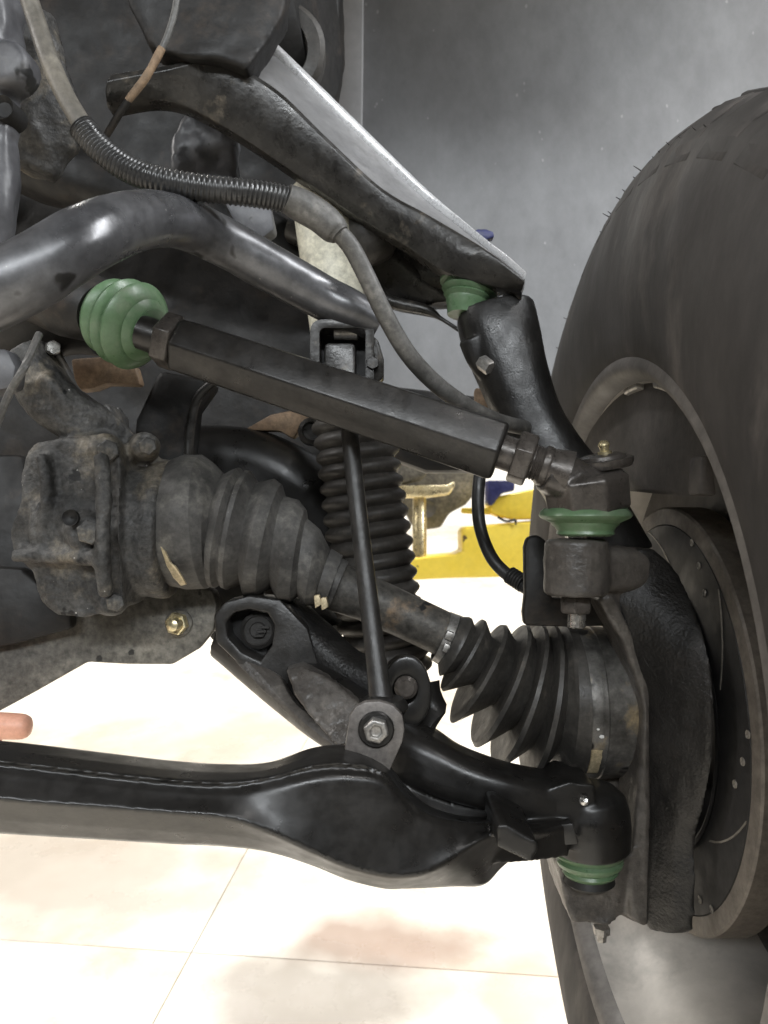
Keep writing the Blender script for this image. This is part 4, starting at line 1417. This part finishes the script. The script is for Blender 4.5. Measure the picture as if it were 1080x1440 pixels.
bm = B()
prism(bm, [(668, 545, 0.80), (700, 548, 0.80), (706, 580, 0.80), (670, 590, 0.80)], 0.02)
tag(build('rusty_clip', bm, M['rust'], None, bevel=0.003, wob=0.002), 'small rust coloured clip at the end of the grey cable, beside the knuckle neck', 'clip')

# ================================================================ FAR SIDE: LIFT AND OPPOSITE SUSPENSION
D2 = 1.75
lf = thing('vehicle_lift', 'bright yellow vehicle lift arm in the distance behind the brake hose', 'lift arm', P(690, 780, D2))
bm = B()
prism(bm, [(500, 790, D2), (575, 786, D2), (640, 780, D2), (651, 776, D2), (650, 748, D2), (655, 742, D2), (700, 738, D2), (790, 730, D2), (860, 728, D2), (860, 808, D2), (700, 812, D2), (640, 813, D2), (560, 817, D2), (500, 820, D2)], 0.12)
build('arm_beam', bm, M['yellow'], lf, bevel=0.008)
bm = B()
prism(bm, [(688, 700, D2 + .02), (722, 694, D2 + .02), (745, 688, D2 + .02), (860, 684, D2 + .02), (860, 728, D2 + .02), (726, 731, D2 + .02), (705, 727, D2 + .02), (690, 722, D2 + .02)], 0.10)
build('pad_carrier', bm, M['yellow'], lf, bevel=0.008)
bm = B()
prism(bm, flat([(651, 714), (690, 714), (690, 724), (651, 722)], D2 + 0.03), 0.05)
build('pad_tongue', bm, M['yellow'], lf, bevel=0.004)
bm = B()
sweep(bm, [(700, 727, D2 - .005, 0.003), (712, 733, D2 - .005, 0.003), (724, 731, D2 - .005, 0.003), (725, 738, D2 - .005, 0.003)], 12, 8)
build('lock_wire', bm, M['hose'], lf)
bm = B()
prism(bm, flat([(686, 675), (724, 675), (724, 690), (706, 694), (692, 712), (686, 710)], D2 - 0.01), 0.06)
tag(build('blue_bracket', bm, M['blue'], None, bevel=0.006), 'small dark blue bracket above the yellow lift arm', 'bracket')
lp_ = thing('lift_pin', 'gold zinc plated upright pin standing on the yellow lift arm', 'pin', P(592, 740, D2))
bm = B()
lathe(bm, P(590, 790, D2 + .04), UP, [(0, 0.016), (0.10, 0.016), (0.102, 0.015), (0.150, 0.015), (0.152, 0.022), (0.160, 0.024)], 24)
build('pin_shaft', bm, M['gold'], lp_)
bm = B()
prism(bm, flat([(555, 683), (630, 682), (640, 676), (640, 684), (632, 696), (600, 700), (555, 700)], D2), 0.08)
build('pin_plate', bm, M['gold'], lp_, bevel=0.006)
oc = thing('opposite_control_arm', 'grey control arm of the far wheel, with a round bush, behind the gold pin', 'control arm', P(620, 700, D2 + .2))
bm = B()
prism(bm, flat([(560, 640), (672, 655), (672, 690), (655, 710), (632, 722), (620, 742), (598, 745), (580, 740), (560, 700)], D2 + 0.16), 0.08)
build('arm_plate', bm, M['dirtyplate'], oc, bevel=0.008)
bm = B()
lathe(bm, P(601, 716, D2 + 0.16), -FW, [(0, 0.02), (0.01, 0.02), (0.006, 0.012), (0.006, 0.001)], 24)
build('bush', bm, M['frame2'], oc)
bm = B()
prism(bm, flat([(545, 635), (590, 640), (605, 660), (596, 675), (570, 680), (545, 678)], D2 + 0.05), 0.08)
build('arm_knuckle', bm, M['dirtyplate'], oc, bevel=0.012, wob=0.004)

# ================================================================ FINGERTIP
hd = thing('hand', 'fingertip of a hand reaching in at the left edge, above the lower arm', 'hand', P(-60, 1040, 0.62))
DH = 0.60


def skin_obj(name, verts, edges, m_, parent, root=0):
    me = bpy.data.meshes.new(name)
    me.from_pydata([v[0] for v in verts], edges, [])
    o = bpy.data.objects.new(name, me)
    COL.objects.link(o)
    md = o.modifiers.new('skin', 'SKIN')
    for i, v in enumerate(verts):
        sv = me.skin_vertices[0].data[i]
        sv.radius = (v[1], v[2] if len(v) > 2 else v[1])
        sv.use_root = (i == root)
    s = o.modifiers.new('sub', 'SUBSURF')
    s.levels = s.render_levels = 2
    md.use_smooth_shade = True
    me.materials.append(m_)
    o.parent = parent
    o.location = -WLOC[parent.name]
    return o


vt = [(P(-235, 1075, DH), 0.024, 0.03), (P(-190, 1065, DH), 0.03, 0.016), (P(-140, 1045, DH), 0.038, 0.013)]
ed = [(0, 1), (1, 2)]
for k, (dx, dy, L1) in enumerate(((0, -26, 1.0), (0, -6, 0.72), (-6, 16, 0.62), (-16, 36, 0.5))):
    b = len(vt)
    base = Vector((-104 + dx, 1040 + dy + 10))
    dirn = Vector((1, -0.09 - 0.05 * k * 0))
    pts = [base, base + dirn * 55 * L1 + Vector((0, -5)), base + dirn * 105 * L1, base + dirn * 150 * L1 + Vector((0, 6))]
    rr = [0.0115, 0.011, 0.0108, 0.0100]
    for p, r in zip(pts, rr):
        vt.append((P(p.x, p.y + (8 if k else 6), DH + (0.016 * k)), r))
    ed += [(2, b), (b, b + 1), (b + 1, b + 2), (b + 2, b + 3)]
b = len(vt)
for p, r in (((-170, 1020), 0.012), ((-120, 985), 0.011), ((-80, 965), 0.009)):
    vt.append((P(p[0], p[1], DH - 0.02), r))
ed += [(1, b), (b, b + 1), (b + 1, b + 2)]
skin_obj('hand_skin', vt, ed, M['skin'], hd)
